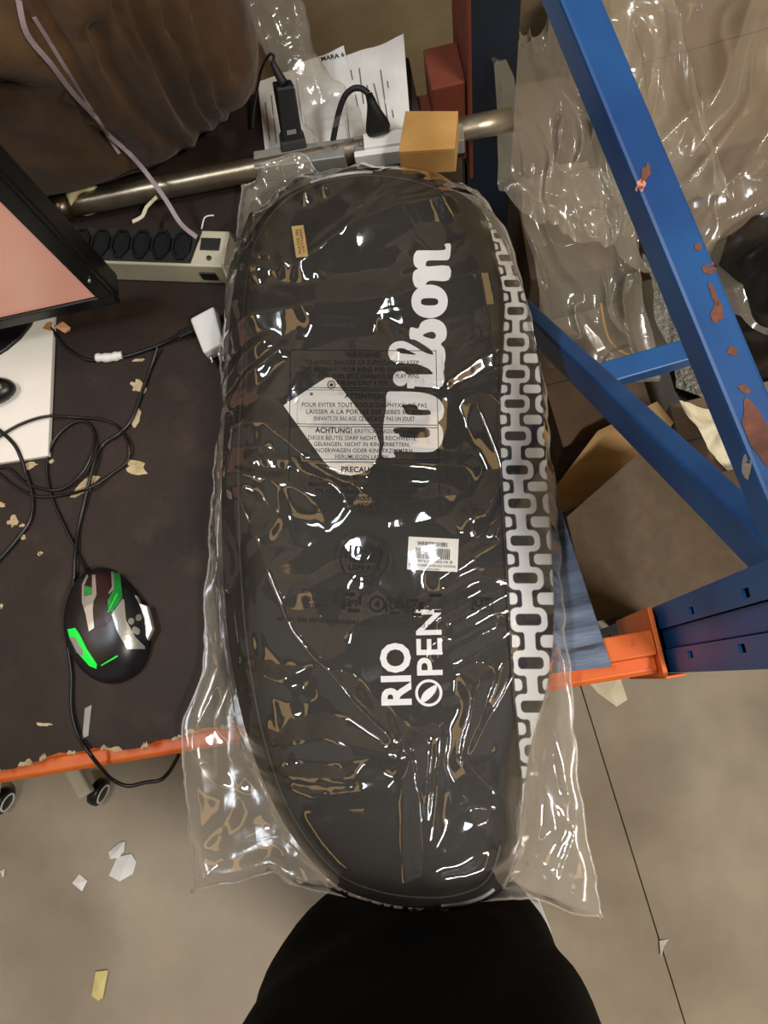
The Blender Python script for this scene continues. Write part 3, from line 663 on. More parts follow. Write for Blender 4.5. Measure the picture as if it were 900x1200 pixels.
for sy in (loop_sq(412, 706, 9.5, 4)+[text_px('PE', 405, 710, 418, 711, 8, .02, True)],
           [circ_px(442, 708, 8.5, 2.4), text_px('4', 438, 712, 445, 712, 8, .03)],
           loop_sq(461, 710, 8, 2.5)+[text_px('D', 456, 714, 466, 714, 9, .03)],
           loop_sq(486, 712, 8, 4)+[text_px('12', 481, 716, 493, 716, 8, .04, True)],
           loop_sq(513, 707, 9, 3.5),
           [text_px('EU', 556, 711, 574, 711, 8, .02, True), strip_px((552, 700), (578, 702), 1.5), strip_px((552, 714), (578, 716), 1.5), strip_px((554, 700), (554, 715), 1.3), strip_px((577, 701), (577, 716), 1.3)]):
    drape('printed_symbol', join2(*sy), bvF, .0007, 'dark_print', sleeve, cut=14)
drape('printed_lines', join2(*sl), bvF, .0007, 'dark_print', sleeve, cut=14)

# ================================================================== PERSON in black at the near side
def figure():
    """one continuous surface: chest, belly, long top down to the thighs, then two trouser legs"""
    V = []; Fc = []; n = 64
    rows = [(1.34, -.115, -.40, .15, .10), (1.25, -.113, -.385, .170, .125), (1.12, -.112, -.37, .168, .135), (1.0, -.112, -.36, .166, .135), (.9, -.114, -.355, .168, .135), (.8, -.120, -.353, .168, .135), (.7, -.130, -.353, .166, .135), (.6, -.138, -.354, .166, .132), (.5, -.146, -.358, .164, .128), (.42, -.150, -.368, .160, .124)]
    for z, cx, cy, rx, ry in rows:
        for k in range(n):
            a = 2*math.pi*k/n; c0 = math.copysign(abs(math.cos(a))**.62, math.cos(a)); s0_ = math.copysign(abs(math.sin(a))**.62, math.sin(a))
            V.append(Vector((cx+rx*c0, cy+ry*s0_, z)))
    m_ = len(rows)
    for j in range(m_-1):
        for k in range(n): Fc.append((j*n+k, (j+1)*n+k, (j+1)*n+(k+1) % n, j*n+(k+1) % n))
    Fc.append(tuple(range(n)))
    # split the last ring into two legs: right half k in -16..16, left half 16..48
    last = (m_-1)*n
    cen = []
    steps = 9
    mid = []                                   # crotch seam vertices from front to back
    f, b = V[last+48], V[last+16]
    for t in range(1, steps): V.append(f.lerp(b, t/steps)+Vector((0, 0, .02))); mid.append(len(V)-1)
    right = [last+(k % n) for k in range(48, 48+33)]      # front (48) .. over +x .. back (16)
    left = [last+k for k in range(16, 49)]                # back .. over -x .. front
    ringR = right+mid[::-1]; ringL = left+mid
    for ring, path in ((ringR, [(.37, -.065, -.40, .082, .095), (.30, -.05, -.43, .078, .085), (.20, -.035, -.48, .072, .078), (.09, -.025, -.535, .066, .074)]), (ringL, [(.37, -.225, -.40, .082, .095), (.30, -.225, -.43, .078, .085), (.20, -.228, -.48, .072, .078), (.09, -.235, -.535, .066, .074)])):
        c0 = sum((V[i] for i in ring), Vector())/len(ring); angs = [math.atan2(V[i].y-c0.y, V[i].x-c0.x) for i in ring]; prev = ring
        for z, cx, cy, rx, ry in path:
            cur = []
            for a in angs: V.append(Vector((cx+rx*math.cos(a), cy+ry*math.sin(a), z))); cur.append(len(V)-1)
            q_ = len(cur)
            for i in range(q_): Fc.append((prev[i], cur[i], cur[(i+1) % q_], prev[(i+1) % q_]))
            prev = cur
        Fc.append(tuple(prev[::-1]))
    bm = bmesh.new(); vs_ = [bm.verts.new(v) for v in V]
    for q_ in Fc: bm.faces.new([vs_[i] for i in q_])
    bmesh.ops.recalc_face_normals(bm, faces=bm.faces[:])
    bmesh.ops.subdivide_edges(bm, edges=[e for e in bm.edges if e.calc_length() > .03 and abs(e.verts[0].co.z-e.verts[1].co.z) > .02], cuts=3, use_grid_fill=True)
    for _ in range(4): bmesh.ops.smooth_vert(bm, verts=bm.verts[:], factor=.5, use_axis_x=True, use_axis_y=True, use_axis_z=True)
    bm.normal_update(); bm.verts.ensure_lookup_table()
    for i, v in enumerate(bm.verts): v.index = i
    V = [v.co+v.normal*(.005*noise.fractal(Vector((v.co.x*9, v.co.y*9, v.co.z*4)), 1, 2, 2)+.003*math.sin(v.co.x*55+v.co.z*14+3*noise.noise(v.co*6))) for v in bm.verts]
    Fc = [tuple(v.index for v in f.verts) for f in bm.faces]; bm.free()
    return V, Fc
person = thing('person', 'person in black trousers and long black top standing at the bench edge', 'person', (-.12, -.40, 0))
obj('body', figure(), 'trousers', person, smooth=True)
def shoe(cx, cy, rz):
    prof = [(-.045, -.13), (-.05, -.06), (-.046, .02), (-.05, .09), (-.036, .145), (0, .165), (.036, .145), (.05, .09), (.046, .02), (.05, -.06), (.045, -.13), (.02, -.15), (-.02, -.15)]
    r = lambda p: (cx+p[0]*math.cos(rz)-p[1]*math.sin(rz), cy+p[0]*math.sin(rz)+p[1]*math.cos(rz))
    base = [r(p) for p in prof]
    V = []; n = len(base); Fc = []
    for k, (sc, z) in enumerate([(1, .022), (1.0, .045), (.9, .07), (.7, .09), (.45, .105)]):
        for (a, b), p in zip(base, prof):
            zz = z*(1-.35*max(0, (p[1])/.165)) if k > 1 else z
            V.append(Vector((cx+(a-cx)*sc, cy+(b-cy)*sc, zz)))
    for k in range(4):
        for i in range(n): Fc.append((k*n+i, k*n+(i+1) % n, (k+1)*n+(i+1) % n, (k+1)*n+i))
    Fc.append(tuple(4*n+i for i in range(n))); Fc.append(tuple(range(n-1, -1, -1)))
    sole = prism([(cx+(a-cx)*1.04, cy+(b-cy)*1.03) for a, b in base][::-1] if False else [(cx+(a-cx)*1.04, cy+(b-cy)*1.03) for a, b in base], 0, .024)
    return (V, Fc), sole
for cx, cy, rz in ((-.24, -.545, .12), (-.014, -.555, -.06)):
    u_, s_ = shoe(cx, cy, rz); so = obj('shoe', u_, 'shoe_white', person, smooth=True); obj('sole', s_, 'shoe_white', so, bevel=.004)

# ================================================================== MONITOR and left side
c = P(141, 352, .80); mx0 = c.x; my = c.y
mon = thing('monitor', 'black framed monitor showing a plain pink screen', 'monitor', (mx0-.24, my+.03, T))
Lw = .48; Hh = .30; tilt = .0
z0 = .80
obj('housing', join(box(mx0-Lw, mx0, my+.004, my+.035, z0, z0+Hh)), 'black_plastic', mon, bevel=.003)
obj('bezel', join(box(mx0-Lw, mx0, my-.004, my+.004, z0, z0+.019), box(mx0-Lw, mx0, my-.004, my+.004, z0+Hh-.016, z0+Hh), box(mx0-.020, mx0, my-.004, my+.004, z0+.019, z0+Hh-.016), box(mx0-Lw, mx0-Lw+.02, my-.004, my+.004, z0+.019, z0+Hh-.016)), 'black_plastic', mon, bevel=.0015)
obj('screen', box(mx0-Lw+.02, mx0-.020, my+.0, my+.003, z0+.019, z0+Hh-.016), 'screen', mon)
obj('power_button', lathe([(0, .003), (.0022, .002), (.0026, 0)], (mx0-.009, my-.004, z0+.058), (0, -1, 0), 12), 'chrome', mon)
obj('stand_neck', box(mx0-.28, mx0-.21, my+.035, my+.06, T+.012, z0+.16), 'black_plastic', mon, bevel=.004)
obj('stand_foot', prism([(mx0-.245+.12*math.cos(a), my+.05+.075*math.sin(a)) for a in np.linspace(0, 2*math.pi, 28, endpoint=False)], T, T+.012), 'black_plastic', mon, bevel=.002)
# white board under the monitor
q = [P(a, b, T+.008) for a, b in ((63, 366), (56, 534), (-120, 560), (-120, 392))]
wb = tag(obj('white_board', prism([(p.x, p.y) for p in q][::-1], T+.0005, T+.008), 'board_white', bevel=.001), 'white plastic board with brown tape stains lying under the monitor edge', 'board')
bvW = bvh_of((prism([(p.x, p.y) for p in q][::-1], T+.0005, T+.008)))
for poly in ([(12, 386), (36, 381), (30, 392), (14, 395)], [(55, 378), (62, 377), (60, 388), (50, 385)]):
    drape('stain', curve_fill([poly]), bvW, .0004, 'stain', wb, cut=0)
sc = P(72, 384, T); tag(obj('tape_scrap', join(hull8([P(64, 383, T+.006), P(76, 391, T+.001), P(82, 388, T+.001), P(70, 377, T+.004)], [P(64, 383, T+.012), P(76, 390, T+.006), P(83, 384, T+.009), P(74, 377, T+.010)])), 'tape_orange'), 'crumpled orange tape scrap at the white board corner', 'tape')
# black rounded device end on the board
prof = [(0, .0), (.014, .0), (.019, .005), (.0195, .011), (.016, .018), (.009, .022), (0, .023)]
cc = P(2, 461, T+.008); VV, FF = lathe(prof, (0, 0, 0), (0, 0, 1), 24)
VV = [Vector((cc.x-.013+v_.x*1.9, cc.y+v_.y*.95, T+.0085+v_.z)) for v_ in VV]
mm = tag(obj('small_mouse', (VV, FF), 'black_plastic', smooth=True), 'plain small black mouse lying on the white board', 'mouse')
wv, wf = lathe([(0, .002), (.0025, .002), (.003, -.002), (.0025, -.004), (0, -.004)], (cc.x+.010, cc.y, T+.027), (0, 1, 0), 14)
obj('scroll_wheel', (wv, wf), 'gray_metal', mm, smooth=True)

# power strip
lenp = (pb-pa).length
mpx = lenp/134
strip = thing('power_strip', 'beige power strip with a row of black hexagonal sockets', 'power strip', Fp(-.12, .03, T))
obj('housing', join(fbox(-.26, .012, 0, .048, T+.0005, T+PH)), 'beige_plastic', strip, bevel=.002)
obj('socket_bar', hull8([Fp(-.25, .003, T+PH), Fp(-.030, .003, T+PH), Fp(-.022, .046, T+PH), Fp(-.25, .046, T+PH)], [Fp(-.25, .003, T+PH+.004), Fp(-.031, .003, T+PH+.004), Fp(-.023, .046, T+PH+.004), Fp(-.25, .046, T+PH+.004)]), 'socket_black', strip, bevel=.0005)
for k in range(7):
    ca = Fp(-.043-k*.0262, .024, T+PH+.004)
    dirx = (Fp(1, 0, 0)-Fp(0, 0, 0)); diry = Vector((-dirx.y, dirx.x, 0))
    def ringhex(s, z): return [ca+dirx*(x*s)+diry*(y*s)+Vector((0, 0, z)) for x, y in ((-.011, -.007), (-.004, -.018), (.004, -.018), (.011, -.007), (.011, .007), (.004, .018), (-.004, .018), (-.011, .007))]
    R1, R2, R3, R4 = ringhex(1.12, 0), ringhex(1.05, .003), ringhex(.88, .003), ringhex(.8, .0006)
    VV = R1+R2+R3+R4; n = 8
    sk = obj('socket', (VV, [(r*n+i, r*n+(i+1) % n, (r+1)*n+(i+1) % n, (r+1)*n+i) for r in range(3) for i in range(n)]+[tuple(3*n+i for i in range(n))]), 'black_plastic', strip)
    for dx, dy in ((0, -.0055), (0, .0055), (.003, 0)):
        obj('pin_hole', lathe([(0, .0009), (.0022, .0009), (.0022, 0)], ca+dirx*dx+diry*dy, (0, 0, 1), 10), 'hole', sk)
obj('switch_window', fbox(-.021, .003, .021, .037, T+PH, T+PH+.002), 'socket_black', strip, bevel=.0005)
obj('screw', lathe([(0, .002), (.0028, .0018), (.0034, 0)], Fp(-.008, .011, T+PH), (0, 0, 1), 14), 'steel_pipe', strip)
obj('rocker_switch', fbox(-.024, -.004, -.002, .001, T+.012, T+.028), 'socket_black', strip, bevel=.0005)
tag(obj('wire_hook', tube([Fp(-.023, .049, T+PH+.001), Fp(-.021, .060, T+PH+.004), Fp(-.017, .064, T+PH+.005), Fp(-.009, .066, T+PH+.004)], .0009, 6), 'white_plastic', smooth=True), 'bent white wire hook at the power strip end', 'hook')

# pipe along the back
pipe = thing('steel_pipe', 'tarnished steel pipe lying along the back of the workbench', 'pipe', ((p0.x+p1.x)/2, (p0.y+p1.y)/2, T))
obj('tube', tube([p0, p0.lerp(p1, .3), p0.lerp(p1, .7), p1], .0145, 20, 3), 'steel_pipe', pipe, smooth=True)
obj('end_collar', tube([p0-Vector((.002, 0, 0)), p0+(p1-p0).normalized()*.02], .0156, 20, 1), 'steel_pipe', pipe, smooth=True)
pt = P(172, 243, .783); tag(obj('paint_flake', ribbon([pt+Vector((-.02, -.016, 0)), pt+Vector((-.006, -.013, .002)), pt, pt+Vector((.016, .008, .004))], .005, .0008, 3), 'cream_paper'), 'curled cream paint flake on the steel pipe', 'paint flake')
# cream ring
cr = P(86, 219, .80); tag(obj('cream_roll', lathe([(.012, -.010), (.020, -.011), (.022, 0), (.020, .011), (.012, .010), (.0115, 0), (.012, -.010)], (cr.x, cr.y+.005, T+.0225), (.35, -.85, .25), 22), 'cream_plastic', smooth=True), 'cream plastic tape core behind the steel pipe', 'roll')

# ================================================================== SACK
def pipe_y(x): return p0.y+(p1.y-p0.y)*(x-p0.x)/(p1.x-p0.x)+.0165
def sackpt(th, ph):
    """th: azimuth, ph: elevation from -pi/2..pi/2"""
    e = .42
    f = lambda x: math.copysign(abs(x)**e, x)
    x = f(math.cos(ph))*f(math.cos(th)); y = f(math.cos(ph))*f(math.sin(th)); z = f(math.sin(ph))
    return x, y, z
SC = Vector((-.475, .910, .925)); SR = (.355, .250, .175)
VAL = [([(165, -40), (185, 40), (215, 110), (262, 192)], 26), ([(200, -40), (222, 40), (250, 120), (280, 182)], 20), ([(232, -40), (248, 40), (268, 110), (284, 160)], 16), ([(120, 40), (145, 105), (185, 150), (236, 196)], 24), ([(258, -40), (270, 30), (282, 90)], 12), ([(-20, 112), (60, 120), (100, 150), (150, 185)], 30), ([(40, -30), (70, 30), (95, 90), (125, 140)], 22), ([(140, -40), (150, 20), (175, 80)], 16)]
def valley(x, y):
    out = 0
    for pts, wd_ in VAL:
        for (ax, ay), (bx, by) in zip(pts[:-1], pts[1:]):
            dx, dy = bx-ax, by-ay; t = min(1, max(0, ((x-ax)*dx+(y-ay)*dy)/(dx*dx+dy*dy))); d = math.hypot(x-ax-t*dx, y-ay-t*dy)
            if d < wd_: out = max(out, (1-d/wd_)**1.6*wd_/24)
    return out
V = []; Fc = []; NA, NP = 260, 130
for j in range(NP+1):
    ph = -math.pi/2+math.pi*j/NP
    for i in range(NA):
        th = 2*math.pi*i/NA; x, y, z = sackpt(th, ph)
        p = Vector((x*SR[0], y*SR[1], z*SR[2]))
        d = p.normalized() if p.length > 0 else Vector((0, 0, 1))
        x_, y_ = proj(SC+p)
        p = p+d*(-.030*valley(x_, y_)*min(1, max(0, (SC.z+p.z-T-.015)/.06))+.012*noise.fractal(p*6, 1, 2, 4)+.004*noise.noise(p*22))   # gathered folds
        p = SC+p; p.z = max(p.z, T+.001); p.y = max(p.y, pipe_y(p.x)) if p.z < .80 else p.y; V.append(p)
for j in range(NP):
    for i in range(NA): Fc.append((j*NA+i, j*NA+(i+1) % NA, (j+1)*NA+(i+1) % NA, (j+1)*NA+i))
sackVF = (V, Fc)
tag(obj('fabric_sack', sackVF, 'suede', smooth=True), 'large slumped brown suede-like fabric sack behind the power strip', 'sack')
bvS = bvh_of(sackVF)
def on_sack(x, y, off=.004):
    d = ray(x, y).normalized(); h = bvS.ray_cast(CAMP, d)
    return h[0]-d*off if h[0] is not None else None
rb = []
for x, y in ((22, 0), (32, 40), (60, 75), (85, 108), (108, 133), (128, 158), (152, 180)):
    p = on_sack(x, y); rb.append(p or P(x, y, .9))
rb += [P(172, 203, .835), P(195, 235, .815), P(212, 262, .803), P(231, 278, .799)]
tag(obj('strap', ribbon(rb, .0055, .0008, 5, (0, -.7, .7)), 'ribbon'), 'mauve flat strap trailing from the sack down to the power strip', 'strap')
rb = [on_sack(x, y) or P(x, y, .9) for x, y in ((40, 20), (60, 52), (80, 85), (100, 118), (118, 145), (130, 165), (140, 180))]
tag(obj('strap', ribbon(rb, .004, .0008, 5, (0, -.7, .7)), 'ribbon'), 'thin mauve strap lying only on the brown sack', 'strap')
tag(obj('carton', box(-1.1, -.17, .85, 1.25, 0, T), 'cardboard'), 'brown carton behind the workbench under the fabric sack', 'carton')

# ================================================================== PAPERS, raceway, plugs at the back
def sheet(name, px_, label, curl=.004, z=T+.002, rot=0):
    q = [P(a, b, z) for a, b in px_]; N_ = 10; V = []
    for j in range(N_+1):
        for i in range(N_+1):
            u_, v_ = i/N_, j/N_; p = q[0].lerp(q[1], u_).lerp(q[3].lerp(q[2], u_), v_); p.z = z+curl*(u_*u_*(1-v_)*2+.4*math.sin(u_*5+v_*2)**2); V.append(p)
    Fc = [(j*(N_+1)+i, (j+1)*(N_+1)+i, (j+1)*(N_+1)+i+1, j*(N_+1)+i+1) for j in range(N_) for i in range(N_)]
    o = tag(obj(name, (V, Fc), 'paper', solid=.0003), label, 'paper'); return o, bvh_of((V, Fc))
sb, bvb = sheet('paper_sheet', [(302, 96), (402, 66), (410, 172), (312, 186)], 'white sheet lying beneath the black power adapter', z=T+.0010)
sm, bvm = sheet('paper_sheet', [(345, 76), (404, 60), (420, 130), (356, 148)], 'small white printed slip between the two larger sheets', z=T+.004)
sa, bva = sheet('paper_sheet', [(402, 66), (474, 50), (482, 160), (412, 182)], 'white typed sheet lying behind the black wall plug', .006, z=T+.008)
drape('print_line', text_px('MARA 6', 377, 72, 404, 66, 5, .03), bvm, .0004, 'dark_print', sm, cut=0)
for x0, y0, x1, y1 in ((411, 82, 419, 124), (421, 80, 426, 122), (438, 98, 446, 130), (446, 82, 454, 140), (454, 95, 461, 138), (430, 100, 434, 120)):
    drape('print_line', strip_px((x0, y0), (x1, y1), 1.6), bva, .0004, 'gray_print', sa, cut=0)
for x0, y0, x1, y1 in ((311, 120, 316, 165), (318, 112, 324, 168)):
    drape('print_line', strip_px((x0, y0), (x1, y1), 1.4), bvb, .0004, 'gray_print', sb, cut=0)
race = thing('cable_raceway', 'grey metal cable raceway with white socket plate along the bench back', 'raceway', Fr(RL/2, .015, T))
obj('channel', rbox(0, .115, 0, .026, T+.010, T+.034), 'gray_metal', race, bevel=.0015)
obj('channel', rbox(.127, RL, .0, .026, T+.010, T+.034), 'gray_metal', race, bevel=.0015)
obj('cover_strip', rbox(.127, .205, -.004, .004, T+.012, T+.036), 'white_plastic', race, bevel=.001)
obj('base', rbox(0, RL, .002, .024, T+.0005, T+.010), 'black_matte', race)
for a in (.104, .136): obj('screw', lathe([(0, .003), (.003, .0025), (.004, 0)], Fr(a, .014, T+.034), (0, 0, 1), 14), 'chrome', race)
sck = P(446, 158, T+.038); plate = obj('socket_plate', rbox(.140, .194, .004, .024, T+.034, T+.040), 'white_plastic', race, bevel=.001)
# black wall plug with cable
pA, pB = P(455, 150, T+.045), P(432, 108, T+.085)
plug = thing('power_plug', 'black moulded plug with thick arched cable in the white socket', 'plug', pA)
def flat_tube(pts, rx, ry, n=14):
    V, Fc = [], []; m_ = len(pts)
    for i, p in enumerate(pts):
        d = (pts[min(i+1, m_-1)]-pts[max(i-1, 0)]).normalized(); s = d.cross(Vector((0, .6, .8))).normalized(); u_ = s.cross(d)
        for k in range(n): a = 2*math.pi*k/n; V.append(p+s*math.cos(a)*rx[i]+u_*math.sin(a)*ry[i])
    for i in range(m_-1):
        for k in range(n): Fc.append((i*n+k, i*n+(k+1) % n, (i+1)*n+(k+1) % n, (i+1)*n+k))
    Fc += [tuple(range(n)), tuple((m_-1)*n+k for k in range(n))[::-1]]; return V, Fc
pts = [P(444, 156, T+.0405), P(443, 150, T+.046), P(442, 143, T+.053), P(438, 130, T+.066), P(435, 118, T+.076), P(432, 110, T+.082)]
obj('plug_body', flat_tube(pts, [.0135, .0155, .014, .009, .006, .0045], [.008, .009, .0085, .007, .0055, .0045]), 'black_matte', plug, smooth=True)
obj('cable', tube([P(432, 110, T+.082), P(424, 104, T+.086), P(414, 104, T+.085), P(404, 113, T+.078), P(397, 132, T+.062), P(392, 155, T+.04), P(388, 180, T+.02), P(384, 205, T+.006)], .0036, 10), 'black_matte', plug, smooth=True)
# black power adapter standing on the raceway
ad = thing('power_adapter', 'tall black power adapter brick with looped thin cable on top', 'adapter', P(345, 172, T+.034))
b0 = [P(332, 178, T+.0345), P(357, 173, T+.0345), P(354, 162, T+.0345), P(331, 166, T+.0345)]
t0 = [P(324, 104, T+.085), P(346, 101, T+.085), P(341, 92, T+.085), P(318, 95, T+.085)]
obj('brick', hull8(b0, t0), 'black_plastic', ad, bevel=.002)
k = lambda t: [a.lerp(b, t) for a, b in zip(b0, t0)]
def grow(q, s):
    c_ = sum(q, Vector())/4; return [c_+(p-c_)*s for p in q]
obj('collar', hull8(grow(k(0), 1.25), grow(k(.16), 1.2)), 'black_matte', ad, bevel=.002)
c_ = sum(t0, Vector())/4
obj('strain_relief', tube([c_, c_+Vector((-.004, .008, .012)), c_+Vector((-.006, .014, .020))], lambda t: .006-.003*t, 10, 3), 'black_matte', ad, smooth=True)
obj('rating_plate', hull8(grow([a.lerp(b, .22)+Vector((0, -.0006, .0002)) for a, b in zip(b0[:2], t0[:2])]+[a.lerp(b, .38)+Vector((0, -.0006, .0002)) for a, b in zip(b0[:2], t0[:2])][::-1], .45), grow([a.lerp(b, .22)+Vector((0, -.0012, .0006)) for a, b in zip(b0[:2], t0[:2])]+[a.lerp(b, .38)+Vector((0, -.0012, .0006)) for a, b in zip(b0[:2], t0[:2])][::-1], .45)), 'gray_print', ad)
obj('cable', tube([c_+Vector((-.006, .014, .020)), P(321, 66, T+.10), P(316, 64, T+.10), P(308, 78, T+.07), P(303, 96, T+.04), P(298, 125, T+.02), P(296, 150, T+.01)], .0017, 8), 'black_matte', ad, smooth=True)
# small tan box
tb = [P(467, 178, .826), P(533, 174, .826), P(537, 130, .826), P(475, 130, .826)]
dn = lambda q, z: [Vector((p.x, p.y, z)) for p in q]
tbx = thing('small_carton', 'small tan cardboard box beside the socket plate', 'box', (tb[0].lerp(tb[2], .5).x, tb[0].lerp(tb[2], .5).y, T+.034))
obj('box_body', hull8(dn(tb, T+.0345), dn(tb, .8235)), 'cardboard_tan', tbx, bevel=.0008)
obj('lid_flap', hull8(dn(tb, .8238), dn(tb, .826)), 'cardboard_tan', tbx, bevel=.0006)

# ================================================================== crumpled film builder
def film_patch(name, px_, zs, label, matn, n=70, amp=.02, fs=9, seed=1, cat='plastic film', ragged=.02, ang=.6, aniso=3.0):
    """px_: four corners (picture positions at heights zs) spanning a crumpled sheet with long folds"""
    q = [P(a, b, z) for (a, b), z in zip(px_, zs)]; V = []; so = Vector((seed*3.7, seed*1.3, seed*2.1)); ca_, sa_ = math.cos(ang), math.sin(ang)
    for j in range(n+1):
        for i in range(n+1):
            u_, v_ = i/n, j/n; p = q[0].lerp(q[1], u_).lerp(q[3].lerp(q[2], u_), v_)
            e = min(u_, 1-u_, v_, 1-v_); wp = noise.noise(p*fs*.8+so)*.05
            t_ = Vector(((p.x*ca_+p.y*sa_+wp)*fs, (-p.x*sa_+p.y*ca_)*fs/aniso, p.z*fs*.3))
            rd = 1-abs(noise.noise(t_*1.5+so*2))*2.2; rd2 = 1-abs(noise.noise(t_*3.4+so))*2.2; lo_ = noise.noise(p*fs*.5+so)
            d = Vector((noise.noise(p*fs+so), noise.noise(p*fs+so*3), 0))*ragged*(1 if e < .12 else .6)
            V.append(p+d+Vector((0, 0, amp*(lo_*.9+max(rd, 0)**1.4*.8+max(rd2, 0)**1.6*.3))))
    Fc = [(j*(n+1)+i, (j+1)*(n+1)+i, (j+1)*(n+1)+i+1, j*(n+1)+i+1) for j in range(n) for i in range(n)]
    return tag(obj(name, (V, Fc), matn, smooth=True), label, cat)
# clear sleeve hanging over the papers
def sleeve_tube():
    path = spline([P(300, -40, .86), P(322, 15, .84), P(352, 75, .808), P(378, 120, .795), P(403, 160, .800)], 10); V = []; Fc = []; n = 40; m_ = len(path)
    for i, p in enumerate(path):
        t = i/(m_-1); d = (path[min(i+1, m_-1)]-path[max(i-1, 0)]).normalized(); s = d.cross(Vector((0, 0, 1))).normalized(); u_ = s.cross(d)
        rx = .034-.010*t+.006*math.sin(t*9); ry = .013+.004*math.sin(t*13)
        for k in range(n):
            a = 2*math.pi*k/n; q = p+s*math.cos(a)*rx+u_*math.sin(a)*ry
            rd = 1-abs(noise.noise(q*28))*2
            V.append(q+(s*math.cos(a)+u_*math.sin(a))*(.006*max(rd, 0)**2+.004*noise.noise(q*60)))
    for i in range(m_-1):
        for k in range(n): Fc.append((i*n+k, i*n+(k+1) % n, (i+1)*n+(k+1) % n, (i+1)*n+k))
    return V, Fc
tag(obj('plastic_sleeve', sleeve_tube(), 'film_clear', smooth=True), 'narrow empty clear plastic sleeve draped over the papers', 'plastic bag')

# ================================================================== STACK OF WRAPPED GOODS on the right
def carton(name, cx, cy, sx, sy, z0, z1, rz, matn, label):
    c0, s0_ = math.cos(rz), math.sin(rz); r = lambda a, b, z: Vector((cx+a*c0-b*s0_, cy+a*s0_+b*c0, z))
    q = lambda s, z: [r(-sx*s, -sy*s, z), r(sx*s, -sy*s, z), r(sx*s, sy*s, z), r(-sx*s, sy*s, z)]
    t_ = thing(name, label, 'carton', (cx, cy, z0))
    obj('walls', hull8(q(1, z0), q(1, z1-.004)), matn, t_, bevel=.003)
    g_ = .0015
    obj('flap', hull8([r(-sx, -sy, z1-.004), r(sx, -sy, z1-.004), r(sx, -g_, z1-.004), r(-sx, -g_, z1-.004)], [r(-sx, -sy, z1), r(sx, -sy, z1), r(sx, -g_, z1), r(-sx, -g_, z1)]), matn, t_, bevel=.001)
    obj('flap', hull8([r(-sx, g_, z1-.004), r(sx, g_, z1-.004), r(sx, sy, z1-.004), r(-sx, sy, z1-.004)], [r(-sx, g_, z1), r(sx, g_, z1), r(sx, sy, z1), r(-sx, sy, z1)]), matn, t_, bevel=.001)
    return t_
carton('carton', .66, .99, .25, .20, 0, .42, .05, 'cardboard', 'brown carton under clear film in the far right corner')
carton('carton', .305, .86, .075, .20, 0, .34, -.05, 'cardboard_dark', 'dark brown carton behind the blue rack frame')
carton('carton', .30, .50, .085, .12, 0, .26, .06, 'cardboard_dark', 'low dark carton below the two blue braces')
cq = [P(a, b, .30) for a, b in ((640, 585), (655, 600), (735, 570), (790, 495), (770, 470), (700, 505))]
tag(obj('tan_board', prism([(p.x, p.y) for p in cq], .285, .30), 'plank_tan', bevel=.001), 'tan wooden board below the lower blue brace', 'board')
tag(obj('carton', box(.275, .62, .06, .25, 0, .392), 'cardboard_dark', bevel=.002), 'closed carton beneath the grey-brown cardboard sheet', 'carton')
cq = [P(a, b, .40) for a, b in ((694, 730), (664, 606), (755, 527), (800, 510), (872, 618), (960, 700), (905, 688))]
cq = [P(694, 729, .40), P(664, 606, .40), P(757, 524, .40), P(830, 545, .40), P(890, 632, .40), P(925, 684, .40)]
tag(obj('cardboard_sheet', prism([(p.x, p.y) for p in cq][::-1], .394, .40), 'cardboard_gray'), 'flat grey-brown cardboard sheet behind the orange beam end', 'cardboard')
# strut end carton face and crumpled paper
carton('carton', .50, .335, .09, .07, 0, .30, .05, 'cardboard', 'brown carton under the short blue strut')
film_patch('crumpled_paper', [(795, 470), (855, 490), (880, 590), (835, 540)], [.35, .34, .36, .35], 'crumpled cream paper between the two blue braces', 'cream_paper', 30, .012, 20, 5, 'paper', .01)
film_patch('bubble_wrap', [(752, 300), (810, 330), (850, 480), (790, 455)], [.36, .36, .36, .33], 'whitish bubble wrap piece behind the long blue brace', 'bubble', 60, .012, 14, 8, 'bubble wrap', .012)
film_patch('plastic_film', [(585, 50), (690, 60), (760, 330), (590, 250)], [.80, .60, .45, .60], 'clear crumpled film heap hanging beside the dark rack post', 'film_loose', 110, .045, 11, 2, ang=.25)
film_patch('plastic_film', [(600, 215), (735, 215), (770, 450), (640, 420)], [.55, .5, .36, .42], 'clear film bunch sagging above the lower blue brace', 'film_loose', 110, .045, 11, 3, ang=.5)
film_patch('plastic_film', [(690, -60), (960, -60), (960, 420), (770, 330)], [.56, .52, .46, .42], 'large clear film sheet draped over the corner cartons', 'film_loose', 120, .045, 7, 4, ang=-.6)
film_patch('plastic_film', [(640, -40), (760, -40), (860, 240), (720, 260)], [.62, .60, .50, .48], 'folded clear film strip behind the long blue brace', 'film_loose', 100, .04, 9, 6, ang=.4)
# black wrapped bundle
bc = P(905, 305, .50); V = []; Fc = []; n1, n2 = 60, 30
for j in range(n2+1):
    ph = -math.pi/2+math.pi*j/n2
    for i in range(n1):
        th = 2*math.pi*i/n1; p = Vector((math.cos(ph)*math.cos(th)*.105, math.cos(ph)*math.sin(th)*.115, math.copysign(abs(math.sin(ph))**.7, math.sin(ph))*.27))
        d = p.normalized(); rd = 1-abs(noise.noise(p*14))*2; V.append(Vector((bc.x+.03, bc.y, .285))+p+d*(.012*max(rd, 0)**2+.012*noise.noise(p*9)))
for j in range(n2):
    for i in range(n1): Fc.append((j*n1+i, j*n1+(i+1) % n1, (j+1)*n1+(i+1) % n1, (j+1)*n1+i))
tag(obj('wrapped_bundle', (V, Fc), 'black_wrap', smooth=True), 'glossy black plastic-wrapped bundle at the right edge', 'bundle')
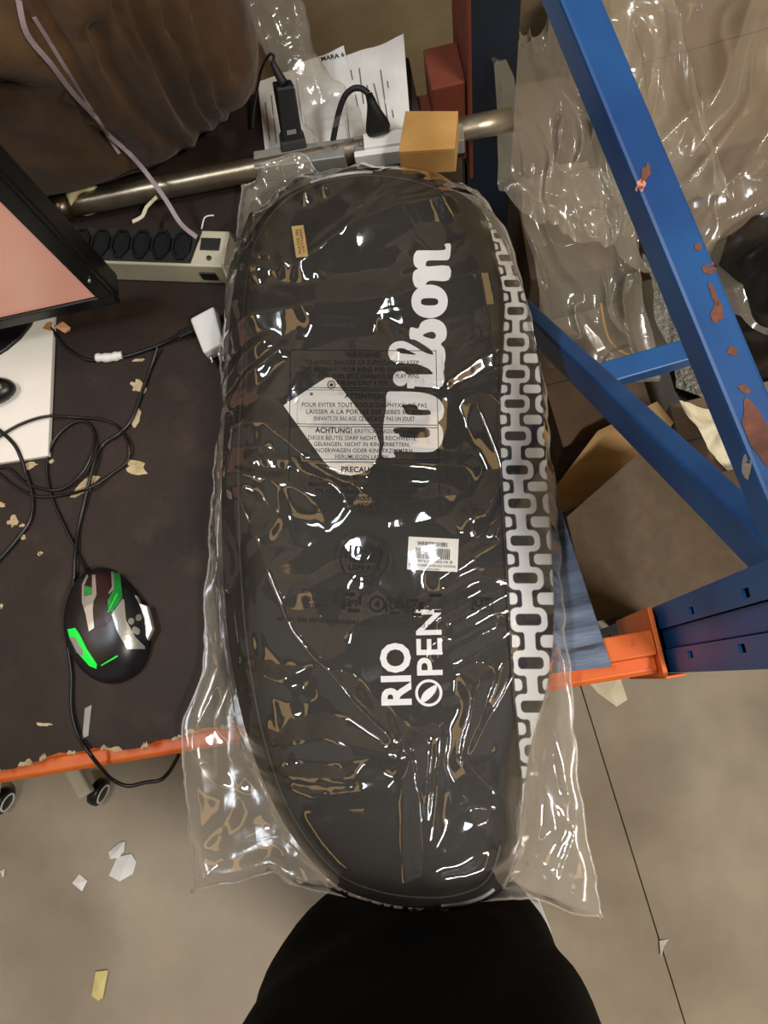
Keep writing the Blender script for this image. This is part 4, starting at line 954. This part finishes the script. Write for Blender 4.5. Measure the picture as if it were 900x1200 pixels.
# wires
tag(obj('wire', tube([P(704, 355, .40), P(708, 380, .38), P(715, 400, .36), P(730, 413, .35), P(752, 420, .35), P(775, 424, .34)], .0022, 8), 'yellow_wire', smooth=True), 'yellow wire curling above the short blue strut', 'wire')
tag(obj('wire', tube([P(706, 428, .36), P(714, 414, .38), P(726, 408, .385), P(738, 405, .38), P(745, 412, .36)], .0026, 8), 'black_matte', smooth=True), 'short black wire beside the yellow wire', 'wire')

# ================================================================== CHARGER, MOUSE, CABLES on the bench
ch = thing('usb_charger', 'white wall charger with prongs lying beside the plastic sleeve', 'charger', P(240, 385, T))
q = chq
obj('charger_body', hull8(dn(q, T+.0005), dn(q, zc)), 'white_plastic', ch, bevel=.003)
for a, b in ((245, 411), (254, 406)):
    p = P(a, b, T+.012); obj('prong', tube([p, p+Vector((.003, -.018, 0))], .0022, 8, 1), 'chrome', ch, smooth=True)
obj('cable_plug', bar(P(226, 386, T+.012), P(211, 393, T+.010), .009, .006), 'black_plastic', ch, bevel=.001)
def cable(pts, r, label, z=T, name='cable'):
    V = []
    for p in pts:
        zz = z+r+.0006+(p[2] if len(p) > 2 else 0); V.append(P(p[0], p[1], zz))
    return tag(obj(name, tube(V, r, 8, 8), 'black_plastic', smooth=True), label, 'cable')
c1 = cable([(211, 393, .008), (195, 401, .002), (175, 409), (150, 417), (128, 420, .001), (105, 422), (88, 415), (72, 402), (60, 384, .004)], .0022, 'black charger cable wrapped with white tape')
pt = [P(a, b, T+.004) for a, b in ((113, 419), (128, 419), (143, 416))]
tag(obj('tape_wrap', tube(pt, lambda t: .0058-.0012*abs(t-.5)+.0008*math.sin(t*19), 10, 4), 'white_plastic', smooth=True), 'white tape wrapped around the charger cable', 'tape')
cable([(185, 406, .006), (178, 428), (168, 455), (155, 490), (140, 508), (120, 522), (110, 545, .004), (100, 585, .002), (92, 620), (88, 655, .004), (86, 690), (82, 720), (80, 755), (84, 790), (84, 830, .001), (92, 862, .002), (106, 884, .004), (120, 902, -.02), (132, 914, -.035), (150, 921, -.04), (170, 917, -.04), (188, 914, -.04), (200, 902, -.05), (210, 884, -.06)], .0023, 'long black cable running past the green-lit mouse and over the bench edge')
cable([(-15, 520, .009), (0, 511, .009), (25, 497, .009), (55, 488, .009), (85, 489), (120, 492), (140, 502), (151, 522, .005), (148, 542), (130, 556), (105, 572, .006), (75, 580), (45, 582), (20, 572), (0, 556), (-15, 545)], .0019, 'black cable in a wide loop crossing the white board corner')
cable([(-15, 495, .009), (0, 505, .009), (16, 520, .0085), (24, 535, .007), (30, 553, .001), (38, 580), (36, 608), (20, 632), (0, 655), (-15, 668)], .0024, 'thick black cable curving at the left bench edge')
# gaming mouse -------------------------------------------------------
mo = P(128, 733, T); u0 = P(110, 668, T); u1 = P(148, 798, T)
Lm = (u1-u0).length; d = (u0-u1).normalized(); sN = Vector((d.y, -d.x, 0)); cM = (u0+u1)/2
mouse = thing('gaming_mouse', 'black gaming mouse with green lights and silver trim on the bench', 'mouse', (cM.x, cM.y, T))
V = []; Fc = []; na, nb_ = 48, 14
def mw(t):   # half width along the length, t -1 (rear) .. 1 (front)
    return Lm*(.335-.03*t+.05*math.cos(t*3.0))*max(0, 1-abs(t)**3.2)**.5
for j in range(nb_+1):
    e = j/nb_*math.pi/2
    for i in range(na):
        a = 2*math.pi*i/na; cx = math.copysign(abs(math.cos(a))**.85, math.cos(a)); sx = math.copysign(abs(math.sin(a))**.85, math.sin(a))
        r = math.cos(e)**.55 if e < math.pi/2-1e-4 else 0
        tt = sx*r; hh = (.037-.009*(tt+.15)**2*1.2)*math.sin(e)**.8
        wv_ = Lm*(.325+.02*math.cos(tt*3))*cx*r*(1-.10*tt)
        V.append(cM+d*(tt*Lm/2)+sN*wv_+Vector((0, 0, .002+hh)))
for j in range(nb_):
    for i in range(na): Fc.append((j*na+i, j*na+(i+1) % na, (j+1)*na+(i+1) % na, (j+1)*na+i))
Fc.append(tuple(range(na-1, -1, -1)))
mVF = (V, Fc); obj('shell', mVF, 'mouse_black', mouse, smooth=True); bvM = bvh_of(mVF)
Q = lambda pts: [(60+x/6, 640+y/6) for x, y in pts]
def mp(name, pts, m_, off=.0006, smooth=0, solid=.0008):
    return drape(name, curve_fill([Q(pts)], smooth), bvM, off, m_, mouse, cut=3, solid=solid)
mp('button_gap', [(300, 200), (425, 185), (430, 300), (405, 345), (420, 440), (425, 510), (370, 570), (310, 580), (300, 420), (320, 320)], 'mouse_maroon', .0005)
mp('silver_trim', [(290, 205), (312, 205), (322, 340), (300, 390), (295, 450), (305, 575), (268, 600), (245, 480), (218, 390), (220, 270), (255, 200), (262, 215), (235, 275), (235, 355), (290, 340)], 'silver', .0010)
mp('light_strip', [(238, 280), (285, 290), (290, 335), (238, 352)], 'green_plastic', .0009)
mp('silver_trim', [(425, 480), (500, 372), (512, 380), (525, 520), (590, 640), (655, 705), (655, 722), (535, 722), (470, 610)], 'silver', .0010)
mp('green_panel', [(440, 190), (480, 190), (500, 360), (425, 470), (400, 430), (400, 380), (440, 300)], 'green_plastic', .0008)
for k in range(4): mp('vent_slit', [(400+k*14, 425-k*30+40), (404+k*14, 430-k*30+40), (445+k*8, 365-k*16+20), (440+k*8, 362-k*16+20)], 'led_green', .0013, solid=0)
mp('light_edge', [(420, 185), (437, 185), (442, 300), (408, 340), (405, 332), (428, 290)], 'silver', .0012)
mp('light_strip', [(118, 585), (170, 575), (200, 620), (250, 720), (322, 830), (318, 860), (270, 840), (190, 750), (135, 650)], 'led_green', .0008)
mp('silver_trim', [(135, 640), (175, 640), (230, 740), (225, 775), (185, 745)], 'silver', .0014)
mp('badge', [(350, 835), (355, 840), (470, 775), (465, 765)], 'led_green', .0008, solid=0)
mp('side_grip', [(500, 300), (545, 290), (600, 350), (650, 520), (665, 690), (600, 640), (530, 520)], 'black_matte', .0009)
for (x, y) in ((560, 530), (585, 590), (610, 505), (600, 600)): mp('side_button', ell(x, y, 20, 24, 10), 'gray_metal', .0016)
wq = [P(*Q([p])[0], T+.014) for p in ((575, 335), (605, 350), (625, 400), (680, 420), (720, 580), (680, 665), (650, 600), (620, 480))]
obj('side_wing', prism([(p.x, p.y) for p in wq][::-1], T+.009, T+.016), 'silver', mouse, bevel=.001)
wh = P(*Q([(360, 250)])[0], T+.034)
obj('mouse_cable', tube([P(102, 676, T+.012), P(99, 665, T+.006), P(90, 645, T+.003), P(75, 615, T+.003), P(60, 580, T+.003), P(55, 545, T+.003), P(64, 515, T+.003), P(85, 496, T+.003), P(102, 495, T+.003), P(111, 510, T+.004), P(108, 532, T+.008), P(95, 556, T+.007), P(75, 572, T+.005), P(55, 574, T+.006), P(30, 566, T+.003), P(8, 548, T+.003), P(-15, 552, T+.003)], .0019, 8, 8), 'black_plastic', mouse, smooth=True)
pm_ = P(97, 838, T+.001); tag(obj('film_scrap', prism([(p.x, p.y) for p in [P(a, b, T) for a, b in ((100, 830), (108, 826), (104, 862), (97, 866))]][::-1], T+.0004, T+.0012), 'gray_metal'), 'small grey film scrap beside the cable near the bench edge', 'scrap')

# ================================================================== FLOOR LITTER and casters
def scrap(name, pts, m_, label, h=.0015):
    q = [P(a, b, 0) for a, b in pts]; V = [Vector((p.x, p.y, .0006+random.uniform(0, .006))) for p in q]; c_ = sum(V, Vector())/len(V); c_.z += .004
    n = len(V); return tag(obj(name, (V+[c_], [(i, (i+1) % n, n) for i in range(n)]), m_, solid=.0004), label, 'paper scrap')
scrap('paper_scrap', [(128, 998), (140, 988), (148, 985), (146, 997), (140, 1005), (130, 1006)], 'paper', 'upper torn white paper scrap touching the larger one on the floor')
scrap('paper_scrap', [(128, 1026), (138, 1004), (155, 1000), (160, 1010), (156, 1024), (142, 1032)], 'paper', 'largest torn white paper scrap on the floor left of the sleeve')
scrap('paper_scrap', [(86, 1034), (93, 1024), (103, 1032), (97, 1044)], 'paper', 'small square white paper scrap alone on the floor')
scrap('paper_scrap', [(108, 1166), (113, 1138), (128, 1136), (122, 1168), (116, 1172)], 'yellow_paper', 'yellowish paper strip on the floor near the lower left')
scrap('paper_scrap', [(772, 1102), (784, 1100), (778, 1107), (774, 1120)], 'paper', 'tiny curved white scrap by the floor joint')
scrap('paper_scrap', [(690, 800), (726, 793), (735, 820), (722, 828), (700, 812)], 'cream_paper', 'cream torn paper on the floor below the orange beam')
scrap('paper_scrap', [(1, 1020), (6, 1018), (7, 1026), (3, 1028)], 'cream_paper', 'tiny cream scrap on the floor at the left edge')
ca, cb = P(115, 928, .03), P(3, 938, .03)
base = thing('rolling_base', 'pale rolling stool base with black casters under the bench', 'stool', ((ca.x+cb.x)/2, .14, 0))
hub = Vector(((ca.x+cb.x)/2-.02, .19, .10))
obj('hub', lathe([(0, .05), (.03, .045), (.036, 0), (.03, -.03), (0, -.03)], hub, (0, 0, 1), 20), 'gray_metal', base, smooth=True)
for k in range(5):
    if k == 0: tgt = ca
    elif k == 1: tgt = cb
    else:
        a = math.radians([0, 0, 165, 90, 15][k]); tgt = hub+Vector((math.cos(a)*.22, math.sin(a)*.22, -.07))
    tip = Vector((tgt.x, tgt.y, .075)); dirn = (Vector((tip.x, tip.y, 0))-Vector((hub.x, hub.y, 0))).normalized()
    obj('leg', bar(hub, tip+dirn*.0, .030, .022), 'beige_plastic', base, bevel=.005)
    ax_ = Vector((-dirn.y, dirn.x, 0))*(1 if k else 1)
    ax_ = Vector((.85, -.5, .0)).normalized()
    cs = obj('caster', lathe([(0, -.011), (.022, -.011), (.027, -.008), (.028, 0), (.027, .008), (.022, .011), (0, .011)], Vector((tip.x, tip.y, .0285)), ax_, 22), 'black_plastic', base, smooth=True)
    obj('caster_ring', lathe([(.016, .0112), (.0165, .0125), (.020, .0125), (.0205, .0112)], Vector((tip.x, tip.y, .0285)), ax_*1 if ax_.dot(Vector((0, -1, 0))) > 0 else -ax_, 22), 'shoe_white', cs, smooth=True)
